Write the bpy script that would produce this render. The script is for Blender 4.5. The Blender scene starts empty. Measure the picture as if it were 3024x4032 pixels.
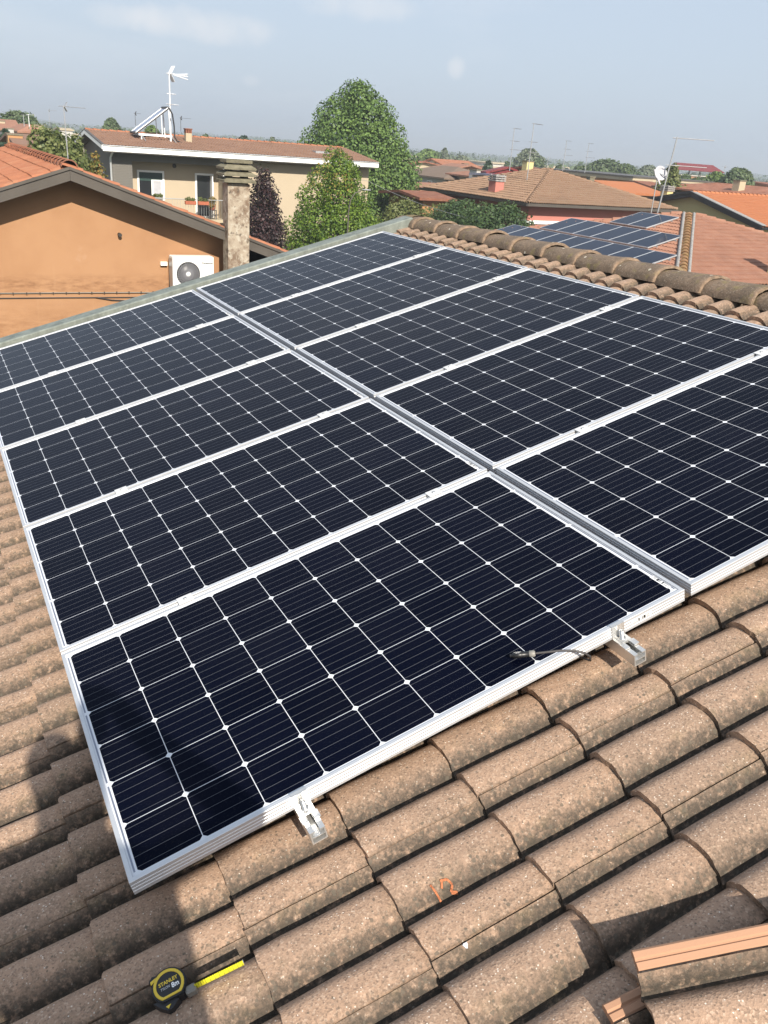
import bpy, math, random
import numpy as np
from mathutils import Matrix, Vector

# ------------------------------------------------------------------ camera
scene = bpy.context.scene
col = scene.collection
FPX, CX, CY = 3355.85, 1512.0, 2016.0            # focal length and centre, in photograph pixels
CAM = Vector((-0.2394, -1.4755, 7.3))
C_RIGHT = Vector((0.88633833, -0.45797251, 0.0683048))
C_UP = Vector((0.12542404, 0.37945724, 0.91666843))
C_BACK = Vector((-0.44572769, -0.8039113, 0.39376826))
cam_data = bpy.data.cameras.new('camera')
cam = bpy.data.objects.new('camera', cam_data)
col.objects.link(cam)
cam.matrix_world = Matrix(((C_RIGHT.x, C_UP.x, C_BACK.x, CAM.x),
                           (C_RIGHT.y, C_UP.y, C_BACK.y, CAM.y),
                           (C_RIGHT.z, C_UP.z, C_BACK.z, CAM.z), (0, 0, 0, 1)))
cam_data.sensor_fit = 'VERTICAL'
cam_data.sensor_height = 36.0
cam_data.lens = FPX / 4032 * 36
cam_data.clip_start = 0.05
cam_data.clip_end = 8000
scene.camera = cam

# ------------------------------------------------------------------ light
SUN_EL, SHADOW_AZ = math.radians(34.3), math.radians(7.5)
SUN = Vector((-math.sin(SHADOW_AZ) * math.cos(SUN_EL), -math.cos(SHADOW_AZ) * math.cos(SUN_EL), math.sin(SUN_EL)))
world = bpy.data.worlds.new('World')
scene.world = world
world.use_nodes = True
wn = world.node_tree
for n in list(wn.nodes):
    wn.nodes.remove(n)
W_out = wn.nodes.new('ShaderNodeOutputWorld')
W_bg = wn.nodes.new('ShaderNodeBackground')
W_sky = wn.nodes.new('ShaderNodeTexSky')
W_sky.sky_type = 'NISHITA'
W_sky.sun_disc = False
W_sky.sun_elevation = SUN_EL
W_sky.sun_rotation = math.atan2(SUN.x, SUN.y)
W_sky.altitude = 50
W_sky.air_density = 1.0
W_sky.dust_density = 3.0
W_sky.ozone_density = 1.5
W_bg.inputs['Strength'].default_value = 0.10
# thin veil of high cloud, uniform over the sky, with a few faint puffs
tc = wn.nodes.new('ShaderNodeTexCoord')
mp = wn.nodes.new('ShaderNodeMapping')
mp.inputs['Scale'].default_value = (1.0, 1.0, 3.2)
mp.inputs['Location'].default_value = (0.35, 0.1, 0.0)
nz = wn.nodes.new('ShaderNodeTexNoise')
nz.inputs['Scale'].default_value = 2.6
nz.inputs['Detail'].default_value = 6
nz.inputs['Roughness'].default_value = 0.55
rp = wn.nodes.new('ShaderNodeValToRGB')
rp.color_ramp.elements[0].position = 0.56
rp.color_ramp.elements[0].color = (0, 0, 0, 1)
rp.color_ramp.elements[1].position = 0.80
rp.color_ramp.elements[1].color = (0.35, 0.35, 0.35, 1)
mxv = wn.nodes.new('ShaderNodeMixRGB')
mxv.inputs['Fac'].default_value = 0.80
mxv.inputs['Color2'].default_value = (3.95, 4.6, 5.5, 1)
mxc = wn.nodes.new('ShaderNodeMixRGB')
mxc.inputs['Color2'].default_value = (6.0, 6.1, 6.3, 1)
L = wn.links.new
L(tc.outputs['Generated'], mp.inputs['Vector'])
L(mp.outputs['Vector'], nz.inputs['Vector'])
L(nz.outputs['Fac'], rp.inputs['Fac'])
L(W_sky.outputs['Color'], mxv.inputs['Color1'])
L(mxv.outputs['Color'], mxc.inputs['Color1'])
L(rp.outputs['Color'], mxc.inputs['Fac'])
# a few soft low clouds
last = mxc.outputs['Color']
nz2 = wn.nodes.new('ShaderNodeTexNoise')
nz2.inputs['Scale'].default_value = 22
nz2.inputs['Detail'].default_value = 6
L(tc.outputs['Generated'], nz2.inputs['Vector'])
for cpx, cpy, ca, cb, cs in ((770, 92, 0.080, 0.017, 0.62), (420, 60, 0.05, 0.012, 0.35), (1410, 22, 0.06, 0.014, 0.45), (1800, 264, 0.010, 0.011, 0.55), (985, 318, 0.010, 0.006, 0.25)):
    d0 = (C_RIGHT * ((cpx - CX) / FPX) - C_UP * ((cpy - CY) / FPX) - C_BACK).normalized()
    ax = d0.cross(Vector((0, 0, 1))).normalized()
    ay = ax.cross(d0).normalized()
    terms = []
    for vec, wd_ in ((ax, ca), (ay, cb)):
        dp = wn.nodes.new('ShaderNodeVectorMath'); dp.operation = 'DOT_PRODUCT'
        L(tc.outputs['Generated'], dp.inputs[0]); dp.inputs[1].default_value = vec / wd_
        sq = wn.nodes.new('ShaderNodeMath'); sq.operation = 'MULTIPLY'
        L(dp.outputs['Value'], sq.inputs[0]); L(dp.outputs['Value'], sq.inputs[1])
        terms.append(sq.outputs[0])
    front = wn.nodes.new('ShaderNodeVectorMath'); front.operation = 'DOT_PRODUCT'
    L(tc.outputs['Generated'], front.inputs[0]); front.inputs[1].default_value = d0
    gt = wn.nodes.new('ShaderNodeMath'); gt.operation = 'GREATER_THAN'; L(front.outputs['Value'], gt.inputs[0]); gt.inputs[1].default_value = 0.5
    ad = wn.nodes.new('ShaderNodeMath'); ad.operation = 'ADD'; L(terms[0], ad.inputs[0]); L(terms[1], ad.inputs[1])
    jt = wn.nodes.new('ShaderNodeMath'); jt.operation = 'MULTIPLY_ADD'; L(nz2.outputs['Fac'], jt.inputs[0]); jt.inputs[1].default_value = -3.2; L(ad.outputs[0], jt.inputs[2])
    mr = wn.nodes.new('ShaderNodeMapRange'); mr.interpolation_type = 'SMOOTHSTEP'
    L(jt.outputs[0], mr.inputs['Value']); mr.inputs['From Min'].default_value = -0.4; mr.inputs['From Max'].default_value = -1.9
    mr.inputs['To Min'].default_value = 0.0; mr.inputs['To Max'].default_value = cs
    mm = wn.nodes.new('ShaderNodeMath'); mm.operation = 'MULTIPLY'; L(mr.outputs[0], mm.inputs[0]); L(gt.outputs[0], mm.inputs[1])
    mk = wn.nodes.new('ShaderNodeMixRGB'); mk.inputs['Color2'].default_value = (5.6, 5.7, 5.9, 1)
    L(mm.outputs[0], mk.inputs['Fac']); L(last, mk.inputs['Color1'])
    last = mk.outputs['Color']
L(last, W_bg.inputs['Color'])
L(W_bg.outputs['Background'], W_out.inputs['Surface'])

sun_data = bpy.data.lights.new('sun', 'SUN')
sun_data.energy = 5.0
sun_data.angle = math.radians(0.55)
sun_data.color = (1.0, 0.92, 0.80)
sun = bpy.data.objects.new('sun', sun_data)
col.objects.link(sun)
sun.location = (0, -30, 40)
sun.rotation_euler = SUN.to_track_quat('Z', 'Y').to_euler()

scene.view_settings.view_transform = 'Standard'
scene.view_settings.look = 'None'
scene.view_settings.exposure = 0.65
scene.view_settings.gamma = 1
scene.view_settings.use_curve_mapping = False
scene.render.engine = 'CYCLES'
scene.cycles.max_bounces = 6
scene.cycles.diffuse_bounces = 2
scene.cycles.glossy_bounces = 3
scene.cycles.transmission_bounces = 4
scene.cycles.volume_bounces = 0

rnd = random.Random(11)

# ------------------------------------------------------------------ helpers
ORIGIN = {}


def thing(name, label, cat, loc=(0, 0, 0), group=None, kind=None):
    o = bpy.data.objects.new(name, None)
    o.empty_display_size = 0.2
    col.objects.link(o)
    o.location = loc
    ORIGIN[o.name] = Vector(loc)
    return tag(o, label, cat, group, kind)


def tag(o, label=None, cat=None, group=None, kind=None):
    if label: o['label'] = label
    if cat: o['category'] = cat
    if group: o['group'] = group
    if kind: o['kind'] = kind
    return o


def place(name, mesh, parent=None, M=None):
    """An object for a mesh; M is its matrix in the parent's space (or the world)."""
    o = bpy.data.objects.new(name, mesh)
    col.objects.link(o)
    if parent is not None:
        o.parent = parent
    if M is not None:
        o.matrix_basis = M
    return o


def org(parent):
    """World origin of an unrotated parent chain."""
    v = Vector((0, 0, 0))
    while parent is not None:
        v += Vector(parent.location)
        parent = parent.parent
    return v


class MB:
    """Collects shapes into one mesh."""
    def __init__(self):
        self.v, self.f, self.smooth = [], [], []

    def add(self, vs, fs, smooth=False):
        b = len(self.v)
        self.v += [tuple(p) for p in vs]
        self.f += [tuple(i + b for i in f) for f in fs]
        self.smooth += [smooth] * len(fs)
        return self

    def box(self, lo, hi, M=None):
        x0, y0, z0 = lo; x1, y1, z1 = hi
        vs = [(x0, y0, z0), (x1, y0, z0), (x1, y1, z0), (x0, y1, z0), (x0, y0, z1), (x1, y0, z1), (x1, y1, z1), (x0, y1, z1)]
        if M is not None: vs = [M @ Vector(p) for p in vs]
        return self.add(vs, [(0, 3, 2, 1), (4, 5, 6, 7), (0, 1, 5, 4), (1, 2, 6, 5), (2, 3, 7, 6), (3, 0, 4, 7)])

    def bev(self, lo, hi, b, M=None):
        """Box with chamfered edges."""
        vs = []
        x0, y0, z0 = lo; x1, y1, z1 = hi
        for (xa, ya, z) in ((b, b, z0), (0, 0, z0 + b), (0, 0, z1 - b), (b, b, z1)):
            c = b
            xs, ys, xe, ye = x0 + xa, y0 + ya, x1 - xa, y1 - ya
            vs += [(xs + c, ys, z), (xe - c, ys, z), (xe, ys + c, z), (xe, ye - c, z), (xe - c, ye, z), (xs + c, ye, z), (xs, ye - c, z), (xs, ys + c, z)]
        fs = [tuple(reversed(range(8))), tuple(range(24, 32))]
        for k in range(3):
            for i in range(8):
                j = (i + 1) % 8
                fs.append((8 * k + i, 8 * k + j, 8 * k + 8 + j, 8 * k + 8 + i))
        if M is not None: vs = [M @ Vector(p) for p in vs]
        return self.add(vs, fs)

    def tube(self, pts, r, n=8, cap=True):
        pts = [Vector(p) for p in pts]
        rs = r if isinstance(r, (list, tuple)) else [r] * len(pts)
        vs, fs = [], []
        ref = None
        for i, p in enumerate(pts):
            d = (pts[min(i + 1, len(pts) - 1)] - pts[max(i - 1, 0)])
            if d.length < 1e-9: d = Vector((0, 0, 1))
            d.normalize()
            if ref is None:
                ref = Vector((0, 0, 1)) if abs(d.z) < 0.9 else Vector((1, 0, 0))
            a = d.cross(ref).normalized()
            b = d.cross(a).normalized()
            ref = b.cross(d) * -1 if False else ref
            for k in range(n):
                t = 2 * math.pi * k / n
                vs.append(p + (a * math.cos(t) + b * math.sin(t)) * rs[i])
        for i in range(len(pts) - 1):
            for k in range(n):
                j = (k + 1) % n
                fs.append((i * n + k, i * n + j, (i + 1) * n + j, (i + 1) * n + k))
        self.add(vs, fs, True)
        if cap:
            self.add(vs[:n], [tuple(range(n))])
            self.add(vs[-n:], [tuple(reversed(range(n)))])
        return self

    def prism(self, outline, z0, z1, M=None):
        n = len(outline)
        vs = [(x, y, z0) for x, y in outline] + [(x, y, z1) for x, y in outline]
        if M is not None: vs = [M @ Vector(p) for p in vs]
        fs = [tuple(reversed(range(n))), tuple(range(n, 2 * n))]
        fs += [(i, (i + 1) % n, n + (i + 1) % n, n + i) for i in range(n)]
        return self.add(vs, fs)

    def slab(self, quad, t):
        """Flat polygon (world points, counter-clockwise seen from above) given thickness downwards."""
        q = [Vector(p) for p in quad]
        nrm = (q[1] - q[0]).cross(q[2] - q[0]).normalized()
        n = len(q)
        vs = q + [p - nrm * t for p in q]
        fs = [tuple(range(n)), tuple(reversed(range(n, 2 * n)))] + [(i, n + i, n + (i + 1) % n, (i + 1) % n) for i in range(n)]
        return self.add(vs, fs)

    def lathe(self, prof, c=(0, 0, 0), n=20, M=None):
        vs, fs = [], []
        for r, z in prof:
            for k in range(n):
                t = 2 * math.pi * k / n
                vs.append((c[0] + r * math.cos(t), c[1] + r * math.sin(t), c[2] + z))
        for i in range(len(prof) - 1):
            for k in range(n):
                j = (k + 1) % n
                fs.append((i * n + k, i * n + j, (i + 1) * n + j, (i + 1) * n + k))
        if M is not None: vs = [M @ Vector(p) for p in vs]
        return self.add(vs, fs, True)

    def mesh(self, name, mats, off=None):
        me = bpy.data.meshes.new(name)
        vs = self.v if off is None else [(x - off[0], y - off[1], z - off[2]) for x, y, z in self.v]
        me.from_pydata(vs, [], self.f)
        me.polygons.foreach_set('use_smooth', self.smooth)
        for m in (mats if isinstance(mats, (list, tuple)) else [mats]):
            me.materials.append(m)
        me.update()
        return me

    def build(self, name, mat, parent=None, local=False):
        off = None if (local or parent is None) else org(parent)
        return place(name, self.mesh(name, mat, off), parent)


# ------------------------------------------------------------------ materials
class NT:
    def __init__(self, name):
        self.m = bpy.data.materials.new(name)
        self.m.use_nodes = True
        self.t = self.m.node_tree
        self.b = next(n for n in self.t.nodes if n.type == 'BSDF_PRINCIPLED')
        self.out = next(n for n in self.t.nodes if n.type == 'OUTPUT_MATERIAL')

    def n(self, typ, **kw):
        nd = self.t.nodes.new(typ)
        for k, v in kw.items(): setattr(nd, k, v)
        return nd

    def l(self, a, b):
        self.t.links.new(a, b)

    def coord(self, kind='Object', jitter=True, scale=None):
        tcn = self.n('ShaderNodeTexCoord')
        if kind == 'World':
            src = self.n('ShaderNodeNewGeometry').outputs['Position']
        else:
            src = tcn.outputs[kind]
        if jitter:
            oi = self.n('ShaderNodeObjectInfo')
            mu = self.n('ShaderNodeVectorMath', operation='MULTIPLY_ADD')
            cb = self.n('ShaderNodeCombineXYZ')
            for i in range(3): self.l(oi.outputs['Random'], cb.inputs[i])
            self.l(cb.outputs[0], mu.inputs[0])
            mu.inputs[1].default_value = (37.0, 53.0, 71.0)
            self.l(src, mu.inputs[2])
            src = mu.outputs[0]
        if scale is not None:
            ms = self.n('ShaderNodeVectorMath', operation='MULTIPLY')
            self.l(src, ms.inputs[0]); ms.inputs[1].default_value = scale
            src = ms.outputs[0]
        return src

    def noise(self, vec, scale, detail=4, rough=0.55):
        nd = self.n('ShaderNodeTexNoise')
        nd.inputs['Scale'].default_value = scale
        nd.inputs['Detail'].default_value = detail
        nd.inputs['Roughness'].default_value = rough
        self.l(vec, nd.inputs['Vector'])
        return nd.outputs['Fac']

    def voro(self, vec, scale, out='Distance'):
        nd = self.n('ShaderNodeTexVoronoi')
        nd.inputs['Scale'].default_value = scale
        self.l(vec, nd.inputs['Vector'])
        return nd.outputs[out]

    def ramp(self, fac, p0, p1, c0=(0, 0, 0, 1), c1=(1, 1, 1, 1)):
        nd = self.n('ShaderNodeMapRange')
        nd.inputs['From Min'].default_value = p0
        nd.inputs['From Max'].default_value = p1
        nd.clamp = True
        self.l(fac, nd.inputs['Value'])
        return nd.outputs['Result']

    def math(self, op, a, b=None):
        nd = self.n('ShaderNodeMath', operation=op)
        for i, x in enumerate((a, b)):
            if x is None: continue
            if isinstance(x, (int, float)): nd.inputs[i].default_value = x
            else: self.l(x, nd.inputs[i])
        return nd.outputs[0]

    def mix(self, fac, a, b, mode='MIX'):
        nd = self.n('ShaderNodeMixRGB', blend_type=mode)
        for i, x in zip(('Fac', 'Color1', 'Color2'), (fac, a, b)):
            if isinstance(x, (int, float)): nd.inputs[i].default_value = x
            elif isinstance(x, tuple): nd.inputs[i].default_value = x if len(x) == 4 else (*x, 1)
            else: self.l(x, nd.inputs[i])
        return nd.outputs[0]

    def bump(self, h, strength, dist):
        nd = self.n('ShaderNodeBump')
        nd.inputs['Strength'].default_value = strength
        nd.inputs['Distance'].default_value = dist
        self.l(h, nd.inputs['Height'])
        self.l(nd.outputs['Normal'], self.b.inputs['Normal'])

    def done(self, color=None, rough=0.7, metal=0.0, spec=0.5):
        if color is not None:
            if isinstance(color, tuple): self.b.inputs['Base Color'].default_value = color if len(color) == 4 else (*color, 1)
            else: self.l(color, self.b.inputs['Base Color'])
        if isinstance(rough, (int, float)): self.b.inputs['Roughness'].default_value = rough
        else: self.l(rough, self.b.inputs['Roughness'])
        self.b.inputs['Metallic'].default_value = metal
        self.b.inputs['Specular IOR Level'].default_value = spec
        return self.m


def plain(name, c, rough=0.6, metal=0.0, spec=0.5, var=0.12, scale=6.0):
    t = NT(name)
    v = t.coord('Object')
    n1 = t.noise(v, scale, 5)
    k = t.ramp(n1, 0.3, 0.7)
    dark = tuple(x * (1 - var) for x in c)
    lite = tuple(min(1, x * (1 + var * 0.7)) for x in c)
    return t.done(t.mix(k, dark, lite), rough, metal, spec)


def plaster(name, c, stain=0.35, scale=1.2, fine=60):
    """Painted render, weathered in broad patches, with runs of dirt and a fine grain."""
    c = tuple(x * 0.66 for x in c)
    t = NT(name)
    v = t.coord('World', jitter=False)
    a = t.noise(v, scale, 6, 0.6)
    vs = t.n('ShaderNodeVectorMath', operation='MULTIPLY'); t.l(v, vs.inputs[0]); vs.inputs[1].default_value = (2.4, 2.4, 0.35)
    b = t.noise(vs.outputs[0], 1.6, 5, 0.6)
    g = t.noise(v, fine, 3)
    c1 = t.mix(t.math('MULTIPLY', t.ramp(a, 0.42, 0.75), stain), c, tuple(x * 0.62 for x in c))
    c2 = t.mix(t.math('MULTIPLY', t.ramp(b, 0.55, 0.8), stain * 0.7), c1, tuple(x * 0.7 for x in c))
    c3 = t.mix(t.math('MULTIPLY', t.ramp(g, 0.4, 0.7), 0.12), c2, tuple(min(1, x * 1.25) for x in c))
    t.bump(g, 0.25, 0.006)
    return t.done(c3, 0.85, 0, 0.25)


def clay(name, base, alt, pale, moss=0.25):
    """Roof tile of a far roof: colour from tile to tile, burnt patches, lichen."""
    base, alt, pale = (tuple(x * 0.72 for x in q) for q in (base, alt, pale))
    t = NT(name)
    v = t.coord('World', jitter=False)
    oi = t.n('ShaderNodeObjectInfo')
    n0 = t.noise(v, 3.1, 3, 0.7)
    wn_ = t.n('ShaderNodeTexWhiteNoise')
    sn = t.n('ShaderNodeVectorMath', operation='SNAP'); t.l(v, sn.inputs[0]); sn.inputs[1].default_value = (0.31, 0.31, 0.5)
    t.l(sn.outputs[0], wn_.inputs['Vector'])
    k = t.math('ADD', t.math('MULTIPLY', oi.outputs['Random'], 0.4), t.math('MULTIPLY', wn_.outputs['Value'], 0.35))
    c1 = t.mix(t.math('MULTIPLY', k, 1.1), base, alt)
    c2 = t.mix(t.math('MULTIPLY', t.ramp(n0, 0.5, 0.75), 0.6), c1, pale)
    n1 = t.noise(v, 0.7, 5, 0.65)
    c3 = t.mix(t.math('MULTIPLY', t.ramp(n1, 0.5, 0.7), moss), c2, tuple(x * 0.45 for x in base))
    g = t.noise(v, 45, 3)
    c4 = t.mix(t.math('MULTIPLY', t.ramp(g, 0.45, 0.75), 0.25), c3, tuple(x * 0.5 for x in base))
    return t.done(c4, 0.85, 0, 0.2)


def leaf_mat(name, c, alt, trans=0.3):
    t = NT(name)
    at = t.n('ShaderNodeAttribute', attribute_name='tint')
    cc = t.mix(at.outputs['Fac'], c, alt)
    t.done(cc, 0.55, 0, 0.35)
    tr = t.n('ShaderNodeBsdfTranslucent')
    t.l(t.mix(0.5, cc, (0.25, 0.35, 0.05), 'MIX'), tr.inputs['Color'])
    ms = t.n('ShaderNodeMixShader')
    ms.inputs[0].default_value = trans
    t.l(t.b.outputs[0], ms.inputs[1]); t.l(tr.outputs[0], ms.inputs[2])
    t.l(ms.outputs[0], t.out.inputs['Surface'])
    return t.m


def concrete_tile():
    t = NT('concrete_roof_tile')
    loc = t.n('ShaderNodeTexCoord').outputs['Object']
    v = t.coord('Object')
    oi = t.n('ShaderNodeObjectInfo')
    broad = t.noise(v, 9, 5, 0.6)
    c = t.mix(t.ramp(broad, 0.3, 0.7), (0.455, 0.295, 0.200), (0.355, 0.238, 0.168))
    c = t.mix(t.math('MULTIPLY', oi.outputs['Random'], 0.65), c, (0.30, 0.208, 0.15))
    # sand in the mix: pale and dark grains
    vg = t.n('ShaderNodeTexVoronoi'); vg.inputs['Scale'].default_value = 245; t.l(v, vg.inputs['Vector'])
    sp = t.n('ShaderNodeSeparateColor'); t.l(vg.outputs['Color'], sp.inputs[0])
    c = t.mix(t.math('MULTIPLY', t.ramp(sp.outputs[0], 0.74, 0.95), 0.5), c, (0.59, 0.44, 0.33))
    c = t.mix(t.math('MULTIPLY', t.ramp(sp.outputs[1], 0.68, 0.95), 0.6), c, (0.165, 0.115, 0.085))
    pale = t.math('MULTIPLY', t.math('GREATER_THAN', sp.outputs[2], 0.975), t.math('LESS_THAN', vg.outputs['Distance'], 0.42))
    c = t.mix(t.math('MULTIPLY', pale, 0.8), c, (0.8, 0.72, 0.62))
    # lichen on the lower flank of every roll; tone darker again towards the channel
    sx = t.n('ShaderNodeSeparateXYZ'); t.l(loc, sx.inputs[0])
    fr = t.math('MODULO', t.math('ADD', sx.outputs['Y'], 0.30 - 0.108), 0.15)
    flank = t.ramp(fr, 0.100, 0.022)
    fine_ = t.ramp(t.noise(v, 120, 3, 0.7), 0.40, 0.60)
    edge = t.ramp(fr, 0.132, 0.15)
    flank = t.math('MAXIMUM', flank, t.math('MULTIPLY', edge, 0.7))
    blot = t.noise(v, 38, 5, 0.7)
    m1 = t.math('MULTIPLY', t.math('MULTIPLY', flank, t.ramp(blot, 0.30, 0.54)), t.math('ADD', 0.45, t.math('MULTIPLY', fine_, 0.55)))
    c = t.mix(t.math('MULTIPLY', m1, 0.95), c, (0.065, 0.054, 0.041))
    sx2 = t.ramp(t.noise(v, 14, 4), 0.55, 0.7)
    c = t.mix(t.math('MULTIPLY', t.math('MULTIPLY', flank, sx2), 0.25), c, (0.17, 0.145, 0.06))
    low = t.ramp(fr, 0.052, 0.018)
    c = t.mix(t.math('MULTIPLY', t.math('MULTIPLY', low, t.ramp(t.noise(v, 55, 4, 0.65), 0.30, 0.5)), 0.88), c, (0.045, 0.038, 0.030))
    # small round dark lichen spots anywhere
    vs = t.n('ShaderNodeTexVoronoi'); vs.inputs['Scale'].default_value = 75; vs.inputs['Randomness'].default_value = 1.0
    dist = t.n('ShaderNodeVectorMath', operation='ADD')
    wob = t.n('ShaderNodeTexNoise'); wob.inputs['Scale'].default_value = 120; t.l(v, wob.inputs['Vector'])
    wm = t.n('ShaderNodeVectorMath', operation='SCALE'); t.l(wob.outputs['Color'], wm.inputs[0]); wm.inputs['Scale'].default_value = 0.008
    t.l(v, dist.inputs[0]); t.l(wm.outputs[0], dist.inputs[1]); t.l(dist.outputs[0], vs.inputs['Vector'])
    s2 = t.n('ShaderNodeSeparateColor'); t.l(vs.outputs['Color'], s2.inputs[0])
    size = t.math('MULTIPLY', t.ramp(s2.outputs[0], 0.50, 1.0), t.math('ADD', 0.22, t.math('MULTIPLY', flank, 0.25)))
    spot_ = t.math('LESS_THAN', vs.outputs['Distance'], size)
    c = t.mix(t.math('MULTIPLY', spot_, 0.72), c, (0.10, 0.085, 0.065))
    # unweathered side lap
    clean = t.ramp(sx.outputs['Y'], 0.3005, 0.3015)
    c = t.mix(t.math('MULTIPLY', clean, 0.97), c, (0.40, 0.225, 0.14))
    gr = t.noise(v, 300, 2)
    h = t.math('ADD', t.math('MULTIPLY', gr, 0.6), t.math('MULTIPLY', vg.outputs['Distance'], 0.5))
    h = t.math('MULTIPLY', h, t.math('SUBTRACT', 1.0, t.math('MULTIPLY', clean, 0.9)))
    t.bump(h, 0.55, 0.0022)
    return t.done(c, 0.82, 0, 0.28)


def ridge_mat():
    t = NT('weathered_ridge_concrete')
    v = t.coord('Object')
    loc = t.n('ShaderNodeTexCoord').outputs['Object']
    c = t.mix(t.ramp(t.noise(v, 7, 5), 0.35, 0.7), (0.215, 0.155, 0.11), (0.135, 0.102, 0.075))
    c = t.mix(t.math('MULTIPLY', t.ramp(t.noise(v, 60, 4, 0.7), 0.48, 0.62), 0.6), c, (0.085, 0.07, 0.055))
    vg = t.n('ShaderNodeTexVoronoi'); vg.inputs['Scale'].default_value = 170; t.l(v, vg.inputs['Vector'])
    sp = t.n('ShaderNodeSeparateColor'); t.l(vg.outputs['Color'], sp.inputs[0])
    c = t.mix(t.math('MULTIPLY', t.ramp(sp.outputs[0], 0.8, 0.97), 0.5), c, (0.36, 0.29, 0.22))
    vb = t.n('ShaderNodeTexVoronoi'); vb.inputs['Scale'].default_value = 26; t.l(v, vb.inputs['Vector'])
    s3 = t.n('ShaderNodeSeparateColor'); t.l(vb.outputs['Color'], s3.inputs[0])
    c = t.mix(t.math('MULTIPLY', t.math('MULTIPLY', t.math('GREATER_THAN', s3.outputs[0], 0.93), t.math('LESS_THAN', vb.outputs['Distance'], 0.25)), 0.85), c, (0.6, 0.55, 0.45))
    c = t.mix(t.math('MULTIPLY', t.ramp(t.noise(v, 12, 4), 0.58, 0.72), 0.4), c, (0.27, 0.23, 0.07))
    sx = t.n('ShaderNodeSeparateXYZ'); t.l(loc, sx.inputs[0])
    lip = t.ramp(sx.outputs['Y'], 0.03, 0.0)
    c = t.mix(t.math('MULTIPLY', t.math('MULTIPLY', lip, t.ramp(t.noise(v, 30, 4), 0.4, 0.6)), 0.6), c, (0.33, 0.23, 0.16))
    t.bump(t.noise(v, 130, 4), 0.9, 0.006)
    return t.done(c, 0.9, 0, 0.2)


def cell_mat():
    t = NT('monocrystalline_cell')
    loc = t.n('ShaderNodeTexCoord').outputs['Object']
    oi = t.n('ShaderNodeObjectInfo')
    sx = t.n('ShaderNodeSeparateXYZ'); t.l(loc, sx.inputs[0])
    k = t.math('ABSOLUTE', t.math('SUBTRACT', t.math('MODULO', t.math('ADD', sx.outputs['Y'], 0.0782), 0.03128), 0.01564))
    bus = t.math('LESS_THAN', k, 0.00055)
    base = t.mix(oi.outputs['Random'], (0.0012, 0.0018, 0.0062), (0.0022, 0.0030, 0.0090))
    c = t.mix(t.math('MULTIPLY', bus, 0.9), base, (0.11, 0.115, 0.13))
    t.b.inputs['Specular Tint'].default_value = (0.26, 0.48, 1.0, 1)
    t.b.inputs['IOR'].default_value = 1.13
    dw = t.coord('World', jitter=False)
    dust = t.math('MULTIPLY', t.ramp(t.noise(dw, 3.5, 6, 0.65), 0.45, 0.8), 0.005)
    c = t.mix(dust, c, (0.40, 0.36, 0.30))
    ro = t.math('ADD', 0.035, t.math('MULTIPLY', t.ramp(t.noise(dw, 6, 5), 0.4, 0.7), 0.05))
    return t.done(c, ro, 0.0, 0.5)


def zinc():
    t = NT('weathered_zinc')
    v = t.coord('World', jitter=False)
    vs = t.n('ShaderNodeVectorMath', operation='MULTIPLY'); t.l(v, vs.inputs[0]); vs.inputs[1].default_value = (1, 1, 0.25)
    a = t.noise(vs.outputs[0], 11, 5, 0.65)
    b = t.noise(v, 35, 4)
    c = t.mix(t.ramp(a, 0.35, 0.7), (0.12, 0.135, 0.12), (0.215, 0.24, 0.215))
    c = t.mix(t.math('MULTIPLY', t.ramp(b, 0.55, 0.75), 0.4), c, (0.36, 0.39, 0.35))
    return t.done(c, 0.6, 0.15, 0.4)


def barcode():
    t = NT('printed_barcode')
    loc = t.n('ShaderNodeTexCoord').outputs['Object']
    sx = t.n('ShaderNodeSeparateXYZ'); t.l(loc, sx.inputs[0])
    sn = t.math('FLOOR', t.math('MULTIPLY', sx.outputs['Y'], 700))
    w = t.n('ShaderNodeTexWhiteNoise', noise_dimensions='1D'); t.l(sn, w.inputs['W'])
    bar = t.math('GREATER_THAN', w.outputs['Value'], 0.5)
    lim = t.math('MULTIPLY', t.math('GREATER_THAN', sx.outputs['X'], -0.0035), t.math('LESS_THAN', t.math('ABSOLUTE', sx.outputs['Y']), 0.034))
    return t.done(t.mix(t.math('MULTIPLY', bar, lim), (0.8, 0.8, 0.8), (0.03, 0.03, 0.03)), 0.5)


MAT = {}
MAT['tile'] = concrete_tile()
MAT['ridge'] = ridge_mat()
MAT['cell'] = cell_mat()
MAT['zinc'] = zinc()
MAT['barcode'] = barcode()
_t = NT('white_backsheet')
_t.b.inputs['Coat Weight'].default_value = 1.0; _t.b.inputs['Coat Roughness'].default_value = 0.035; _t.b.inputs['Coat IOR'].default_value = 1.28
MAT['backsheet'] = _t.done((0.62, 0.64, 0.68), 0.6)
MAT['ribbon'] = plain('tinned_ribbon', (0.22, 0.24, 0.30), 0.35, 0.5)
MAT['alu'] = plain('anodised_aluminium', (0.60, 0.61, 0.63), 0.42, 0.55, 0.5, 0.05, 14)
MAT['alu_raw'] = plain('bare_aluminium', (0.66, 0.655, 0.64), 0.32, 0.75, 0.5, 0.06, 30)
MAT['steel'] = plain('stainless_steel', (0.55, 0.54, 0.52), 0.3, 0.9, 0.5, 0.1, 40)
MAT['black'] = plain('black_plastic', (0.012, 0.012, 0.013), 0.4)
MAT['cable'] = plain('black_cable', (0.045, 0.04, 0.04), 0.5)
MAT['rubber'] = plain('black_rubber', (0.016, 0.016, 0.018), 0.55)
MAT['yellow'] = plain('yellow_plastic', (0.66, 0.47, 0.04), 0.32, 0, 0.5, 0.05)
_t = NT('yellow_tape_blade')
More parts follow.
